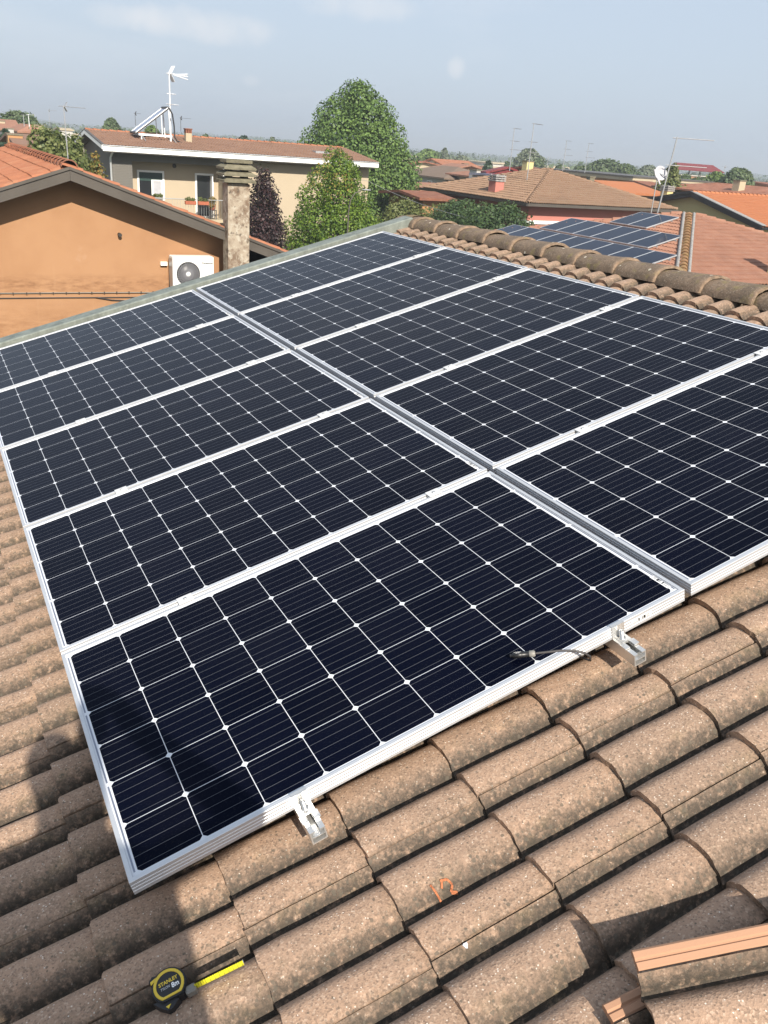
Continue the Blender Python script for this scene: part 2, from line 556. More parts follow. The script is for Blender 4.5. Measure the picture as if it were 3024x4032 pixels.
_sx = _t.n('ShaderNodeSeparateXYZ'); _t.l(_t.n('ShaderNodeTexCoord').outputs['Object'], _sx.inputs[0])
_k = _t.math('LESS_THAN', _t.math('MODULO', _sx.outputs['X'], 0.010), 0.0007)
_k2 = _t.math('MULTIPLY', _t.math('LESS_THAN', _t.math('MODULO', _sx.outputs['X'], 0.005), 0.0006), _t.math('GREATER_THAN', _sx.outputs['Z'], 0.022))
MAT['blade'] = _t.done(_t.mix(_t.math('MAXIMUM', _k, _k2), (0.55, 0.52, 0.02), (0.03, 0.03, 0.02)), 0.3)
MAT['grey_plastic'] = plain('grey_plastic', (0.20, 0.19, 0.17), 0.5)
MAT['white_print'] = plain('white_print', (0.78, 0.78, 0.78), 0.5, 0, 0.3, 0.02)
MAT['grey_print'] = plain('grey_print', (0.45, 0.45, 0.46), 0.5, 0, 0.3, 0.02)
MAT['paint_mark'] = plain('orange_marking_paint', (0.36, 0.13, 0.06), 0.85, 0, 0.2, 0.5, 140)
MAT['membrane'] = plain('dark_roof_membrane', (0.018, 0.018, 0.017), 0.8, 0, 0.2, 0.3)
MAT['white'] = plain('white_paint', (0.80, 0.80, 0.78), 0.5, 0, 0.4, 0.05, 3)
MAT['white_metal'] = plain('white_coated_metal', (0.78, 0.79, 0.80), 0.4, 0.1, 0.5, 0.05)
MAT['grey_metal'] = plain('galvanised_metal', (0.42, 0.43, 0.44), 0.45, 0.6)
MAT['dark_metal'] = plain('dark_metal', (0.06, 0.055, 0.05), 0.5, 0.4)
MAT['glass'] = plain('window_glass', (0.02, 0.022, 0.025), 0.06, 0, 0.6, 0.1)
MAT['curtain'] = plain('grey_curtain', (0.42, 0.42, 0.45), 0.8, 0, 0.2, 0.15, 4)
MAT['shutter'] = plain('dark_green_shutter', (0.018, 0.05, 0.042), 0.5)
MAT['orange_wall'] = plaster('orange_render', (0.46, 0.235, 0.112), 0.6, 0.9)
MAT['barge'] = plain('grey_brown_barge_metal', (0.085, 0.074, 0.063), 0.5, 0.1, 0.4, 0.15, 2)
MAT['soffit'] = plain('grey_soffit', (0.13, 0.12, 0.11), 0.8, 0, 0.2)
MAT['beige_wall'] = plaster('beige_render', (0.64, 0.53, 0.385), 0.14, 0.8)
MAT['grey_wall'] = plaster('grey_beige_render', (0.24, 0.225, 0.20), 0.12, 0.8)
def stained_wall():
    t = NT('stained_orange_render')
    v = t.coord('World', jitter=False)
    sx = t.n('ShaderNodeSeparateXYZ'); t.l(v, sx.inputs[0])
    base = (0.355, 0.198, 0.105)
    c = t.mix(t.math('MULTIPLY', t.ramp(t.noise(v, 0.9, 6, 0.6), 0.4, 0.72), 0.55), base, (0.25, 0.122, 0.058))
    band = t.math('SUBTRACT', 1.0, t.ramp(t.math('ABSOLUTE', t.math('SUBTRACT', sx.outputs['Z'], 4.46)), 0.02, 0.22))
    vs = t.n('ShaderNodeVectorMath', operation='MULTIPLY'); t.l(v, vs.inputs[0]); vs.inputs[1].default_value = (1.0, 1.0, 4.0)
    c = t.mix(t.math('MULTIPLY', t.math('MULTIPLY', band, t.ramp(t.noise(vs.outputs[0], 3.0, 6, 0.7), 0.42, 0.62)), 0.6), c, (0.14, 0.062, 0.03))
    lowb = t.ramp(sx.outputs['Z'], 4.2, 3.7)
    c = t.mix(t.math('MULTIPLY', t.math('MULTIPLY', lowb, t.ramp(t.noise(vs.outputs[0], 2.0, 6, 0.7), 0.4, 0.62)), 0.5), c, (0.16, 0.07, 0.03))
    vr = t.n('ShaderNodeVectorMath', operation='MULTIPLY'); t.l(v, vr.inputs[0]); vr.inputs[1].default_value = (6.0, 6.0, 0.25)
    c = t.mix(t.math('MULTIPLY', t.ramp(t.noise(vr.outputs[0], 1.5, 4), 0.6, 0.78), 0.22), c, (0.42, 0.26, 0.15))
    pat = t.ramp(t.noise(v, 2.2, 5, 0.6), 0.66, 0.7)
    c = t.mix(t.math('MULTIPLY', pat, 0.3), c, (0.40, 0.25, 0.16))
    g = t.noise(v, 60, 3)
    t.bump(g, 0.25, 0.006)
    return t.done(c, 0.85, 0, 0.25)


MAT['orange_wall'] = stained_wall()
MAT['pink_wall'] = plaster('pink_render', (0.64, 0.25, 0.20), 0.15, 0.7)
MAT['yellow_wall'] = plaster('pale_yellow_render', (0.80, 0.70, 0.34), 0.15, 0.7)
MAT['cream_wall'] = plaster('cream_render', (0.62, 0.52, 0.36), 0.25, 0.8)
MAT['white_wall'] = plaster('white_render', (0.66, 0.64, 0.60), 0.2, 0.8)
MAT['apricot_wall'] = plaster('apricot_render', (0.60, 0.33, 0.15), 0.2, 0.8)
MAT['brick_wall'] = plaster('old_brick', (0.42, 0.24, 0.14), 0.5, 1.4)
MAT['terracotta'] = clay('terracotta_tile', (0.44, 0.22, 0.145), (0.35, 0.175, 0.12), (0.47, 0.28, 0.20), 0.25)
MAT['orange_tile'] = clay('orange_tile', (0.50, 0.205, 0.11), (0.38, 0.15, 0.085), (0.50, 0.28, 0.17), 0.35)
MAT['brown_tile'] = clay('brown_tile', (0.36, 0.215, 0.15), (0.28, 0.165, 0.12), (0.40, 0.27, 0.20), 0.25)
MAT['tan_tile'] = clay('tan_tile', (0.37, 0.235, 0.155), (0.30, 0.185, 0.12), (0.36, 0.265, 0.175), 0.3)
MAT['patchy'] = clay('patchy_old_tile', (0.58, 0.23, 0.13), (0.26, 0.12, 0.08), (0.58, 0.36, 0.26), 0.75)
MAT['red_tile'] = clay('old_red_tile', (0.36, 0.14, 0.085), (0.20, 0.10, 0.07), (0.42, 0.25, 0.17), 0.5)
MAT['taupe_tile'] = clay('taupe_tile', (0.26, 0.19, 0.145), (0.22, 0.16, 0.12), (0.28, 0.22, 0.17), 0.2)
MAT['new_tile'] = clay('new_orange_tile', (0.56, 0.215, 0.095), (0.50, 0.185, 0.085), (0.55, 0.25, 0.12), 0.1)
MAT['maroon'] = plain('maroon_sheet', (0.16, 0.025, 0.025), 0.55)
MAT['lichen_tile'] = clay('lichened_hip_tile', (0.40, 0.22, 0.11), (0.33, 0.20, 0.09), (0.34, 0.27, 0.10), 0.35)
MAT['mortar'] = plain('grey_mortar', (0.27, 0.26, 0.25), 0.9, 0, 0.2, 0.3, 8)
MAT['pv'] = plain('dark_blue_module', (0.006, 0.011, 0.028), 0.08, 0.0, 0.5, 0.2, 1)
MAT['pv'].node_tree.nodes['Principled BSDF'].inputs['IOR'].default_value = 1.16
MAT['pv'].node_tree.nodes['Principled BSDF'].inputs['Specular Tint'].default_value = (0.55, 0.72, 1.0, 1)
MAT['bark'] = plain('bark', (0.11, 0.08, 0.055), 0.9, 0, 0.2, 0.3, 8)
MAT['concrete_cap'] = plain('mossy_concrete', (0.165, 0.15, 0.105), 0.9, 0, 0.2, 0.3, 9)
MAT['clay_pot'] = plain('terracotta_pot', (0.34, 0.10, 0.05), 0.8)
MAT['bluish_glass'] = plain('collector_glass', (0.20, 0.22, 0.32), 0.08, 0.0, 0.6, 0.3, 2)


def old_render():
    t = NT('peeling_chimney_render')
    v = t.coord('World', jitter=False)
    a = t.noise(v, 4.2, 6, 0.62)
    b = t.noise(v, 11, 5, 0.65)
    g = t.noise(v, 70, 3)
    c = t.mix(t.ramp(a, 0.45, 0.6), (0.34, 0.285, 0.22), (0.17, 0.12, 0.085))
    c = t.mix(t.math('MULTIPLY', t.ramp(b, 0.52, 0.62), 0.8), c, (0.42, 0.38, 0.31))
    c = t.mix(t.math('MULTIPLY', t.ramp(t.noise(v, 7.5, 5), 0.58, 0.66), 0.85), c, (0.085, 0.065, 0.05))
    t.bump(g, 0.4, 0.01)
    return t.done(c, 0.9, 0, 0.2)


MAT['old_render'] = old_render()
_t = NT('grass_and_soil')
_v = _t.coord('World', jitter=False)
MAT['ground'] = _t.done(_t.mix(_t.ramp(_t.noise(_v, 0.06, 6), 0.4, 0.62), (0.055, 0.075, 0.025), _t.mix(_t.ramp(_t.noise(_v, 0.5, 4), 0.4, 0.6), (0.12, 0.10, 0.07), (0.07, 0.085, 0.035))), 0.95, 0, 0.1)
_t = NT('asphalt'); _v = _t.coord('World', jitter=False)
MAT['asphalt'] = _t.done(_t.mix(_t.noise(_v, 6, 5), (0.035, 0.035, 0.036), (0.07, 0.068, 0.066)), 0.9, 0, 0.2)

MAT['linden'] = leaf_mat('linden_leaf', (0.026, 0.062, 0.012), (0.175, 0.27, 0.070), 0.18)
MAT['laurel'] = leaf_mat('laurel_leaf', (0.036, 0.088, 0.010), (0.175, 0.25, 0.025), 0.22)
MAT['laurel_new'] = leaf_mat('laurel_new_growth', (0.20, 0.19, 0.04), (0.30, 0.20, 0.06), 0.25)
MAT['plum'] = leaf_mat('purple_plum_leaf', (0.020, 0.012, 0.014), (0.060, 0.026, 0.028), 0.12)
MAT['garden'] = leaf_mat('garden_leaf', (0.070, 0.100, 0.028), (0.19, 0.20, 0.07), 0.25)
MAT['reddish'] = leaf_mat('tinged_leaf', (0.09, 0.13, 0.03), (0.32, 0.17, 0.05), 0.25)
MAT['conifer'] = leaf_mat('conifer_sprig', (0.016, 0.035, 0.020), (0.045, 0.075, 0.040), 0.1)
MAT['yew'] = leaf_mat('hedge_leaf', (0.022, 0.048, 0.018), (0.075, 0.12, 0.035), 0.15)
MAT['far_leaf'] = leaf_mat('far_tree_leaf', (0.050, 0.080, 0.035), (0.13, 0.17, 0.075), 0.2)
MAT['far_bright'] = leaf_mat('far_bright_leaf', (0.085, 0.14, 0.035), (0.17, 0.24, 0.06), 0.25)
MAT['far_grey'] = leaf_mat('far_willow_leaf', (0.085, 0.11, 0.07), (0.17, 0.19, 0.12), 0.2)

# ------------------------------------------------------------------ from the photograph to the place


def sight(px, py):
    """Direction of a photograph pixel, in the world."""
    return C_RIGHT * ((px - CX) / FPX) - C_UP * ((py - CY) / FPX) - C_BACK


def at_y(px, py, Y):
    d = sight(px, py); return CAM + d * ((Y - CAM.y) / d.y)


def at_x(px, py, X):
    d = sight(px, py); return CAM + d * ((X - CAM.x) / d.x)


def at_d(px, py, D):
    d = sight(px, py); return CAM + d * (D / math.hypot(d.x, d.y))


# our own roof: frame with U up the slope, V along the ridge, N out of the roof
TH = math.asin(0.2744)
ct, st = math.cos(TH), math.sin(TH)
P0 = Vector((0, 0, 5.7516))
EU, EV, EN = Vector((ct, 0, st)), Vector((0, 1, 0)), Vector((-st, 0, ct))
ROOF = Matrix(((EU.x, EV.x, EN.x, P0.x), (EU.y, EV.y, EN.y, P0.y), (EU.z, EV.z, EN.z, P0.z), (0, 0, 0, 1)))


def rp_(u, v, n):
    return P0 + EU * u + EV * v + EN * n


# ------------------------------------------------------------------ the ground
g = MB()
g.add([(math.cos(2 * math.pi * k / 48) * 5000, math.sin(2 * math.pi * k / 48) * 5000, 0) for k in range(48)], [tuple(range(48))])
tag(g.build('ground', MAT['ground']), 'flat ground of gardens and fields around the houses', kind='structure')
r = MB().box((-40, 8.2, -0.2), (60, 13.6, 0.004))
tag(r.build('road', MAT['asphalt']), 'narrow asphalt street between the houses', kind='structure')

# ------------------------------------------------------------------ our own house
COURSE, TILE_W = 0.3123, 0.15 * 2
U_E0, V_G0 = 0.812, -0.155               # a course edge and a side joint
house = thing('tiled_house', 'house whose brown concrete tile roof carries the ten new panels in the foreground', 'house', (0, 0, 0))
RIDGE_U = 3.875


def hump(y):
    h = 0.0
    for c in (0.04, 0.19, 0.34, -0.11):
        d = abs(y - c) / 0.0725
        if d < 1: h = max(h, 0.052 * (1 - d ** 2.7) ** 0.80)
    return h


def tile_mesh(name, nx, ys, seed, mat, length=0.40, rough=1.0, thick=0.020):
    """Double roll tile: x up the slope, y across, rolls standing in z; side lap strip on the +y edge."""
    R = random.Random(seed)
    m = MB()
    xs = [length * i / nx for i in range(nx + 1)]
    tilt = 0.023 / COURSE
    jag = [R.uniform(-1, 1) * 0.0022 * rough for _ in ys]
    grid = []
    for i, x in enumerate(xs):
        for j, y in enumerate(ys):
            z = hump(y) - x * tilt
            wob = 0.0009 * rough * (math.sin(37 * y + seed * 3 + 9 * x) + math.sin(61 * x + seed + 23 * y))
            xx = x + (jag[j] if i == 0 else 0)
            if i == 0: z -= 0.0022 * rough
            grid.append((xx, y, z + wob))
    n = len(ys)
    fs = [(i * n + j, (i + 1) * n + j, (i + 1) * n + j + 1, i * n + j + 1) for i in range(nx) for j in range(n - 1)]
    fs = [tuple(reversed(f)) for f in fs]
    m.add(grid, fs, True)
    # front lip, underside and the long edges
    front = grid[:n]
    low = [(x + 0.001 + R.uniform(-1, 1) * 0.0012 * rough, y, z - thick + R.uniform(-1, 1) * 0.0015 * rough) for (x, y, z) in front]
    m.add(front + low, [(j, j + 1, n + j + 1, n + j) for j in range(n - 1)], False)
    back_low = [(x, y, z - thick) for (x, y, z) in grid[-n:]]
    m.add(low + back_low, [(j, j + 1, n + j + 1, n + j) for j in range(n - 1)], True)
    e0 = [grid[i * n] for i in range(nx + 1)]
    e1 = [grid[i * n + n - 1] for i in range(nx + 1)]
    for e, flip in ((e0, False), (e1, True)):
        k = len(e)
        m.add(e + [(x, y, z - thick) for x, y, z in e], [(i, i + k, i + k + 1, i + 1) if not flip else (i, i + 1, i + k + 1, i + k) for i in range(k - 1)])
    # side lap with two low ribs, under the neighbour's edge
    z0 = hump(0.30)
    prof = [(0.3002, z0 - 0.012), (0.3042, z0 - 0.0088), (0.3150, z0 - 0.0086), (0.3178, z0 - 0.0125), (0.3205, z0 - 0.0125), (0.3235, z0 - 0.0088), (0.3340, z0 - 0.0094), (0.3380, z0 - 0.0135), (0.3380, z0 - 0.030)]
    a = [(0.004, y, z - 0.004 * tilt) for y, z in prof]
    b = [(length, y, z - length * tilt) for y, z in prof]
    k = len(prof)
    m.add(a + b, [(i, i + 1, k + i + 1, k + i) for i in range(k - 1)])
    m.add(a + [(0.004, 0.3002, z0 - 0.030)], [tuple(reversed(range(k + 1)))])
    return m.mesh(name, mat)


YS = [0.0, 0.008, 0.018, 0.03, 0.042, 0.056, 0.07, 0.083, 0.094, 0.102, 0.108, 0.113, 0.117, 0.122, 0.128, 0.136, 0.147, 0.16, 0.175, 0.19, 0.205,
      0.22, 0.233, 0.244, 0.252, 0.258, 0.263, 0.267, 0.272, 0.278, 0.286, 0.296]
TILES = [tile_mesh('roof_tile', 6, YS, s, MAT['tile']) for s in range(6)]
YS_LOW = [0.0, 0.02, 0.05, 0.08, 0.103, 0.115, 0.128, 0.15, 0.175, 0.205, 0.23, 0.252, 0.265, 0.28, 0.298]
TILE_LOW = tile_mesh('roof_tile', 1, YS_LOW, 3, MAT['tile'], rough=0.3)


def cam_px(p):
    d = p - CAM
    z = -d.dot(C_BACK)
    if z < 0.05: return None
    return (CX + FPX * d.dot(C_RIGHT) / z, CY - FPX * d.dot(C_UP) / z, z)


PAN_L, PAN_W, COL_GAP, ROW_GAP = 1.6364, 0.992, 0.0277, 0.0218
rest = MB()
low_v = [tuple(v.co) for v in TILE_LOW.vertices]
low_f = [tuple(p.vertices) for p in TILE_LOW.polygons]
cand = []
for i in range(-12, 10):
    for j in range(-14, 19):
        u, v = U_E0 + COURSE * i, V_G0 + TILE_W * j
        if v + 0.3 > 5.56 or u + 0.31 > 3.98: continue
        if v < -4.6: continue
        q = cam_px(rp_(u + 0.16, v + 0.15, -0.14))
        vis = q is not None and -380 < q[0] < 3400 and 600 < q[1] < 4500
        under = (u > 0.25 and u + 0.40 < 3.2 and v > 0.4 and v + 0.35 < 4.85)
        cand.append((q[2] if (vis and not under) else 99, u, v, vis and not under))
cand.sort()
n_tile = 0
for d, u, v, vis in cand:
    jn = rnd.uniform(-0.0015, 0.0015)
    M = ROOF @ Matrix.Translation((u + rnd.uniform(-0.003, 0.003), v + 0.002 + jn, -0.1725 + rnd.uniform(-0.001, 0.002))) @ Matrix.Rotation(rnd.uniform(-0.004, 0.004), 4, 'Z')
    if vis and n_tile < 300:
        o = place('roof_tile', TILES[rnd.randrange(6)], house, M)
        n_tile += 1
    else:
        rest.add([M @ Vector(p) for p in low_v], low_f, True)
tag(rest.build('roof_tile', MAT['tile'], house), kind='stuff')

# deck under the tiles, far slope, walls
ZR = rp_(3.98, 0, -0.20).z
XR = rp_(RIDGE_U, 0, 0).x
deck = MB()
XE, ZE = rp_(-3.0, 0, -0.205).x, rp_(-3.0, 0, -0.205).z
XT, ZT = XR, rp_(RIDGE_U, 0, -0.205).z
deck.slab([(XE, -4.7, ZE), (XT, -4.7, ZT), (XT, 5.42, ZT), (XE, 5.42, ZE)], 0.12)
XF = 2 * XR - XE
deck.slab([(XT + 0.002, -4.7, ZT), (XF, -4.7, ZE), (XF, 5.42, ZE), (XT + 0.002, 5.42, ZT)], 0.12)
deck.build('roof_deck', MAT['membrane'], house)
far_tiles = MB()
M2 = Matrix(((-ct, 0, st, XR + (RIDGE_U * 0) + 0.0), (0, -1, 0, 0), (st, 0, ct, 0), (0, 0, 0, 1)))
# far slope tiles, joined: nothing of them shows from here
pk = rp_(RIDGE_U, 0, 0)
for i in range(1, 21):
    for j in range(33):
        M = Matrix.Translation((pk.x, 5.4, pk.z)) @ Matrix(((-ct, 0, st, 0), (0, -1, 0, 0), (st, 0, ct, 0), (0, 0, 0, 1))) @ Matrix.Translation((-0.1 - COURSE * i, 0.03 + TILE_W * j, -0.1725))
        far_tiles.add([M @ Vector(p) for p in low_v], low_f, True)
tag(far_tiles.build('roof_tile', MAT['tile'], house), kind='stuff')
w = MB().box((XE + 0.7, -4.4, 0), (XF - 0.7, 5.2, ZE - 0.02))
w.build('wall', MAT['cream_wall'], house)
gb = MB()
for y in (-4.4, 5.1):
    gb.prism([(XE + 0.7, ZE - 0.02), (XF - 0.7, ZE - 0.02), (XR, ZT - 0.14)], 0, 0.1, Matrix(((1, 0, 0, 0), (0, 0, -1, y + 0.1), (0, 1, 0, 0), (0, 0, 0, 1))))
gb.build('gable', MAT['cream_wall'], house)

# ridge tiles
NR = 14


def ridge_mesh(seed):
    R = random.Random(seed)
    m = MB()
    rows = []
    secs = [(0.0, 1.085), (0.004, 1.10), (0.04, 1.085), (0.07, 1.065), (0.12, 1.05), (0.22, 1.03), (0.32, 1.0), (0.40, 0.97)]
    for y, k in secs:
        row = []
        for a in range(NR + 1):
            t = math.pi * a / NR
            x, z = math.cos(t), math.sin(t) ** 0.85 if math.sin(t) > 0 else 0
            wob = 1 + R.uniform(-1, 1) * 0.012
            jy = R.uniform(-1, 1) * 0.004 if y < 0.06 else 0
            row.append((-0.128 * k * x * wob, y + jy, 0.088 * k * z * wob))
        rows.append(row)
    n = NR + 1
    vs = [p for r_ in rows for p in r_]
    fs = [(i * n + j, i * n + j + 1, (i + 1) * n + j + 1, (i + 1) * n + j) for i in range(len(rows) - 1) for j in range(NR)]
    m.add(vs, [tuple(reversed(f)) for f in fs], True)
    inner = [(x * 0.86, y, z * 0.86 - 0.002) for x, y, z in rows[0]]
    inner2 = [(x * 0.86, y, z * 0.86 - 0.002) for x, y, z in rows[-1]]
    m.add(rows[0] + inner, [(j, j + 1, n + j + 1, n + j) for j in range(NR)])
    m.add(inner + inner2, [(j, j + 1, n + j + 1, n + j) for j in range(NR)], True)
    for side in (0, NR):
        e = [r_[side] for r_ in rows]
        k = len(e)
        m.add(e + [(x * 0.86, y, z) for x, y, z in e], [(i, i + 1, k + i + 1, k + i) for i in range(k - 1)])
    return m.mesh('ridge_tile', MAT['ridge'])


RT = [ridge_mesh(s) for s in range(4)]
edge = rp_(3.748, 0, -0.125)
RX, RZ = edge.x + 0.128, edge.z
for k in range(-17, 11):
    v = 1.666 + 0.372 * k
    if v + 0.36 > 5.80: continue
    M = Matrix.Translation((RX + rnd.uniform(-0.006, 0.006), v + rnd.uniform(-0.008, 0.008), RZ + rnd.uniform(-0.006, 0.006))) @ Matrix.Rotation(-0.035, 4, 'X') @ Matrix.Rotation(rnd.uniform(-0.02, 0.02), 4, 'Z')
    place('ridge_tile', RT[rnd.randrange(4)], house, M)
endc = MB()
rows = []
for y, k in ((0.0, 1.04), (0.12, 1.0), (0.19, 0.9), (0.235, 0.62), (0.25, 0.2)):
    rows.append([(-0.128 * k * math.cos(math.pi * a / NR), y, 0.088 * k * max(0, math.sin(math.pi * a / NR)) ** 0.85) for a in range(NR + 1)])
n = NR + 1
endc.add([(x + RX, y + 5.50, z + RZ) for r_ in rows for (x, y, z) in r_], [tuple(reversed((i * n + j, i * n + j + 1, (i + 1) * n + j + 1, (i + 1) * n + j))) for i in range(len(rows) - 1) for j in range(NR)], True)
MAT['ridge_lichen'] = clay('lichened_end_tile', (0.27, 0.20, 0.12), (0.22, 0.17, 0.09), (0.34, 0.27, 0.10), 0.6)
o = endc.build('ridge_end_tile', MAT['ridge_lichen'], house)
o['label'] = 'rounded ridge end tile spotted with yellow lichen'
MB().box((RX - 0.075, -4.6, RZ - 0.13), (RX + 0.075, 5.36, RZ + 0.02)).build('ridge_bedding', MAT['membrane'], house)
# verge flashing along the far gable
vf = MB()
prof = [(5.452, -0.19), (5.452, -0.068), (5.460, -0.060), (5.595, -0.058), (5.605, -0.066), (5.605, -0.28)]
us = [-3.0 + 0.35 * i for i in range(20)]
us = [u for u in us if u < 3.76] + [3.80]
vs = []
for u in us:
    b = 0.004 * math.sin(u * 2.3)
    vs += [rp_(u, v + b, n_) for v, n_ in prof]
k = len(prof)
vf.add(vs, [(i * k + j, i * k + j + 1, (i + 1) * k + j + 1, (i + 1) * k + j) for i in range(len(us) - 1) for j in range(k - 1)])
vf.build('verge_flashing', MAT['zinc'], house)

# ------------------------------------------------------------------ solar panels
FR = 0.011
prof = [(FR, -0.0045), (FR, 0.0), (0.0008, 0.0), (0.0, -0.0008), (0.0, -0.009), (0.0012, -0.0105), (0.0, -0.012), (0.0, -0.0185), (0.0012, -0.02), (0.0, -0.0215),
        (0.0, -0.028), (0.0012, -0.0295), (0.0, -0.031), (0.0, -0.040), (0.028, -0.040), (0.028, -0.0385), (0.0015, -0.0385), (0.0015, -0.006)]
fm = MB()
corners = lambda d: [(d, d), (PAN_L - d, d), (PAN_L - d, PAN_W - d), (d, PAN_W - d)]
k = len(prof)
vs = []
for ci in range(4):
    for d, z in prof:
        x, y = corners(d)[ci]
        vs.append((x, y, z))
fm.add(vs, [(ci * k + j, ci * k + (j + 1) % k, ((ci + 1) % 4) * k + (j + 1) % k, ((ci + 1) % 4) * k + j)[::-1] for ci in range(4) for j in range(k)])
FRAME = fm.mesh('frame', MAT['alu'])
BACK = MB().box((0.003, 0.003, -0.0085), (PAN_L - 0.003, PAN_W - 0.003, -0.0046)).mesh('backsheet', MAT['backsheet'])
CELL, CP = 0.1568, 0.1588
h, c = CELL / 2, 0.0088
ol = [(-h + c, -h), (h - c, -h), (h, -h + c), (h, h - c), (h - c, h), (-h + c, h), (-h, h - c), (-h, -h + c)]
CELLM = MB().prism(ol, -0.0050, -0.00446).mesh('solar_cell', MAT['cell'])
CU0, CV0 = (PAN_L - 9 * CP) / 2, (PAN_W - 5 * CP) / 2
RIBBONS = []
uL, uR = CU0 - h - 0.0075, CU0 + 9 * CP + h + 0.0075
for x0, x1, segs, pad in ((uL - 0.0022, uL + 0.0022, ((0, 1), (2, 3), (4, 5)), 0.006), (uR + 0.001, uR + 0.0052, ((0, 0), (1, 2), (3, 4), (5, 5)), 0.004)):
    for a, b in segs:
        RIBBONS.append(MB().box((x0, CV0 + a * CP - h + pad, -0.0050), (x1, CV0 + b * CP + h - pad, -0.00446)).mesh('connecting_ribbon', MAT['ribbon']))
BAR = MB().box((-0.0065, -0.036, 0), (0.0065, 0.036, 0.0002)).mesh('barcode_label', MAT['barcode'])
rown = ['front', 'second', 'third', 'fourth', 'farthest']
side = ['left', 'right']
extra = {(0, 0): 'panel at the front left corner of the array, with a cable plug lying on it', (0, 1): 'silver framed panel in the left column, directly behind the front left corner panel',
         (0, 2): 'middle silver framed panel of the left column, two rows behind the cable plug', (0, 3): 'fourth silver framed panel of the left column, one row before the metal verge',
         (0, 4): 'last silver framed panel of the left column, against the metal verge below the orange wall',
         (1, 0): 'front silver framed panel of the right column, cut off by the right picture edge', (1, 1): 'second silver framed panel of the right column, its back corner near the ridge at right',
         (1, 2): 'middle silver framed panel of the right column, along the ridge tiles', (1, 3): 'fourth silver framed panel of the right column, one row before the metal verge',
         (1, 4): 'last silver framed panel of the right column, in the corner of ridge and metal verge'}
panels = {}
for ci in range(2):
    for ri in range(5):
        u0 = ci * (PAN_L + COL_GAP)
        v0 = ri * (PAN_W + ROW_GAP) + (0.0035 if ci else 0)
        p = bpy.data.objects.new('solar_module', None)
        col.objects.link(p)
        tag(p, extra[(ci, ri)], 'solar panel', 'new solar panels on the foreground roof')
        p.matrix_world = ROOF @ Matrix.Translation((u0, v0, rnd.uniform(-0.0012, 0.0012)))
        panels[(ci, ri)] = p
        place('frame', FRAME, p)
        place('backsheet', BACK, p)
        for rm in RIBBONS: place('connecting_ribbon', rm, p)
        for a in range(10):
            for b in range(6):
                place('solar_cell', CELLM, p, Matrix.Translation((CU0 + a * CP, CV0 + b * CP, 0)))
        place('barcode_label', BAR, p, Matrix.Translation((PAN_L - FR - 0.010, 0.075, -0.0044)))
        # barcode on the near side of the frame
        Mb = Matrix.Translation((PAN_L - 0.16, -0.0003, -0.017)) @ Matrix(((0, 1, 0, 0), (0, 0, -1, 0), (-1, 0, 0, 0), (0, 0, 0, 1)))
        place('barcode_label', BAR, p, Mb)

# rails, end clamps, mid clamps
RAILS = [0.420, 1.392, 1.664 + 0.420, 1.664 + 1.392]
rl = MB()
for (x0, x1, z0, z1) in ((-0.020, -0.0165, -0.080, -0.042), (0.0165, 0.020, -0.080, -0.042), (-0.0165, 0.0165, -0.080, -0.0765), (-0.0165, -0.007, -0.0455, -0.042), (0.007, 0.0165, -0.0455, -0.042), (-0.0165, 0.0165, -0.0625, -0.060)):
    rl.box((x0, -0.088, z0), (x1, 5.12, z1))
RAIL = rl.mesh('mounting_rail', MAT['alu_raw'])
rail_lab = ['aluminium rail whose cut end sticks out under the left half of the front panel', 'aluminium rail whose cut end sticks out beside the cable plug',
            'aluminium rail under the left half of the right panel column', 'aluminium rail under the right half of the right panel column']
for i, u in enumerate(RAILS):
    o = place('mounting_rail', RAIL, None, ROOF @ Matrix.Translation((u, 0, 0)))
    tag(o, rail_lab[i], 'mounting rail', 'rails under the panels')
ec = MB()
ec.box((-0.021, -0.0035, -0.041), (0.021, -0.0008, 0.0032))
ec.box((-0.021, -0.0005, 0.0008), (0.021, 0.009, 0.0034))
ec.box((-0.021, -0.034, -0.041), (0.021, -0.0038, -0.0385))
ec.box((-0.013, -0.034, -0.0383), (0.013, -0.0038, -0.034))
ec.box((-0.024, -0.058, -0.0405), (-0.008, -0.0345, -0.036))
ec.box((0.008, -0.058, -0.0405), (0.024, -0.0345, -0.036))
ECM = ec.mesh('bracket', MAT['alu_raw'])
eb = MB()
eb.lathe([(0.0, -0.010), (0.0035, -0.010), (0.0035, -0.0085), (0.0065, -0.0085), (0.0065, -0.0335), (0.0105, -0.0335), (0.0105, -0.0362)], (0, -0.016, 0), 14)
EBM = eb.mesh('bolt', MAT['steel'])
for i in (0, 1):
    e = bpy.data.objects.new('end_clamp', None)
    col.objects.link(e)
    e.matrix_world = ROOF @ Matrix.Translation((RAILS[i], 0, 0))
    tag(e, ['bright aluminium clamp with bolt gripping the panel edge above the tape measure', 'aluminium clamp with bolt gripping the panel edge beside the cable plug'][i], 'clamp', 'end clamps on the front panel edge')
    place('bracket', ECM, e)
    place('bolt', EBM, e)
MAT['clamp_alu'] = plain('clamp_aluminium', (0.62, 0.62, 0.62), 0.5, 0.2, 0.5, 0.05, 30)
mc = MB()
mc.box((-0.026, -0.031, 0.0016), (0.026, 0.0095, 0.0042))
mc.box((-0.026, -0.0155, -0.038), (0.026, -0.0130, 0.0014))
mc.box((-0.026, -0.0085, -0.038), (0.026, -0.0060, 0.0014))
MCM = mc.mesh('clamp_plate', MAT['clamp_alu'])
MBM = MB().lathe([(0.0, 0.0075), (0.0028, 0.0075), (0.0055, 0.0068), (0.0055, 0.0042)], (0, -0.0109, 0), 12).mesh('bolt', MAT['steel'])
onames = ['first', 'second', 'third', 'fourth']
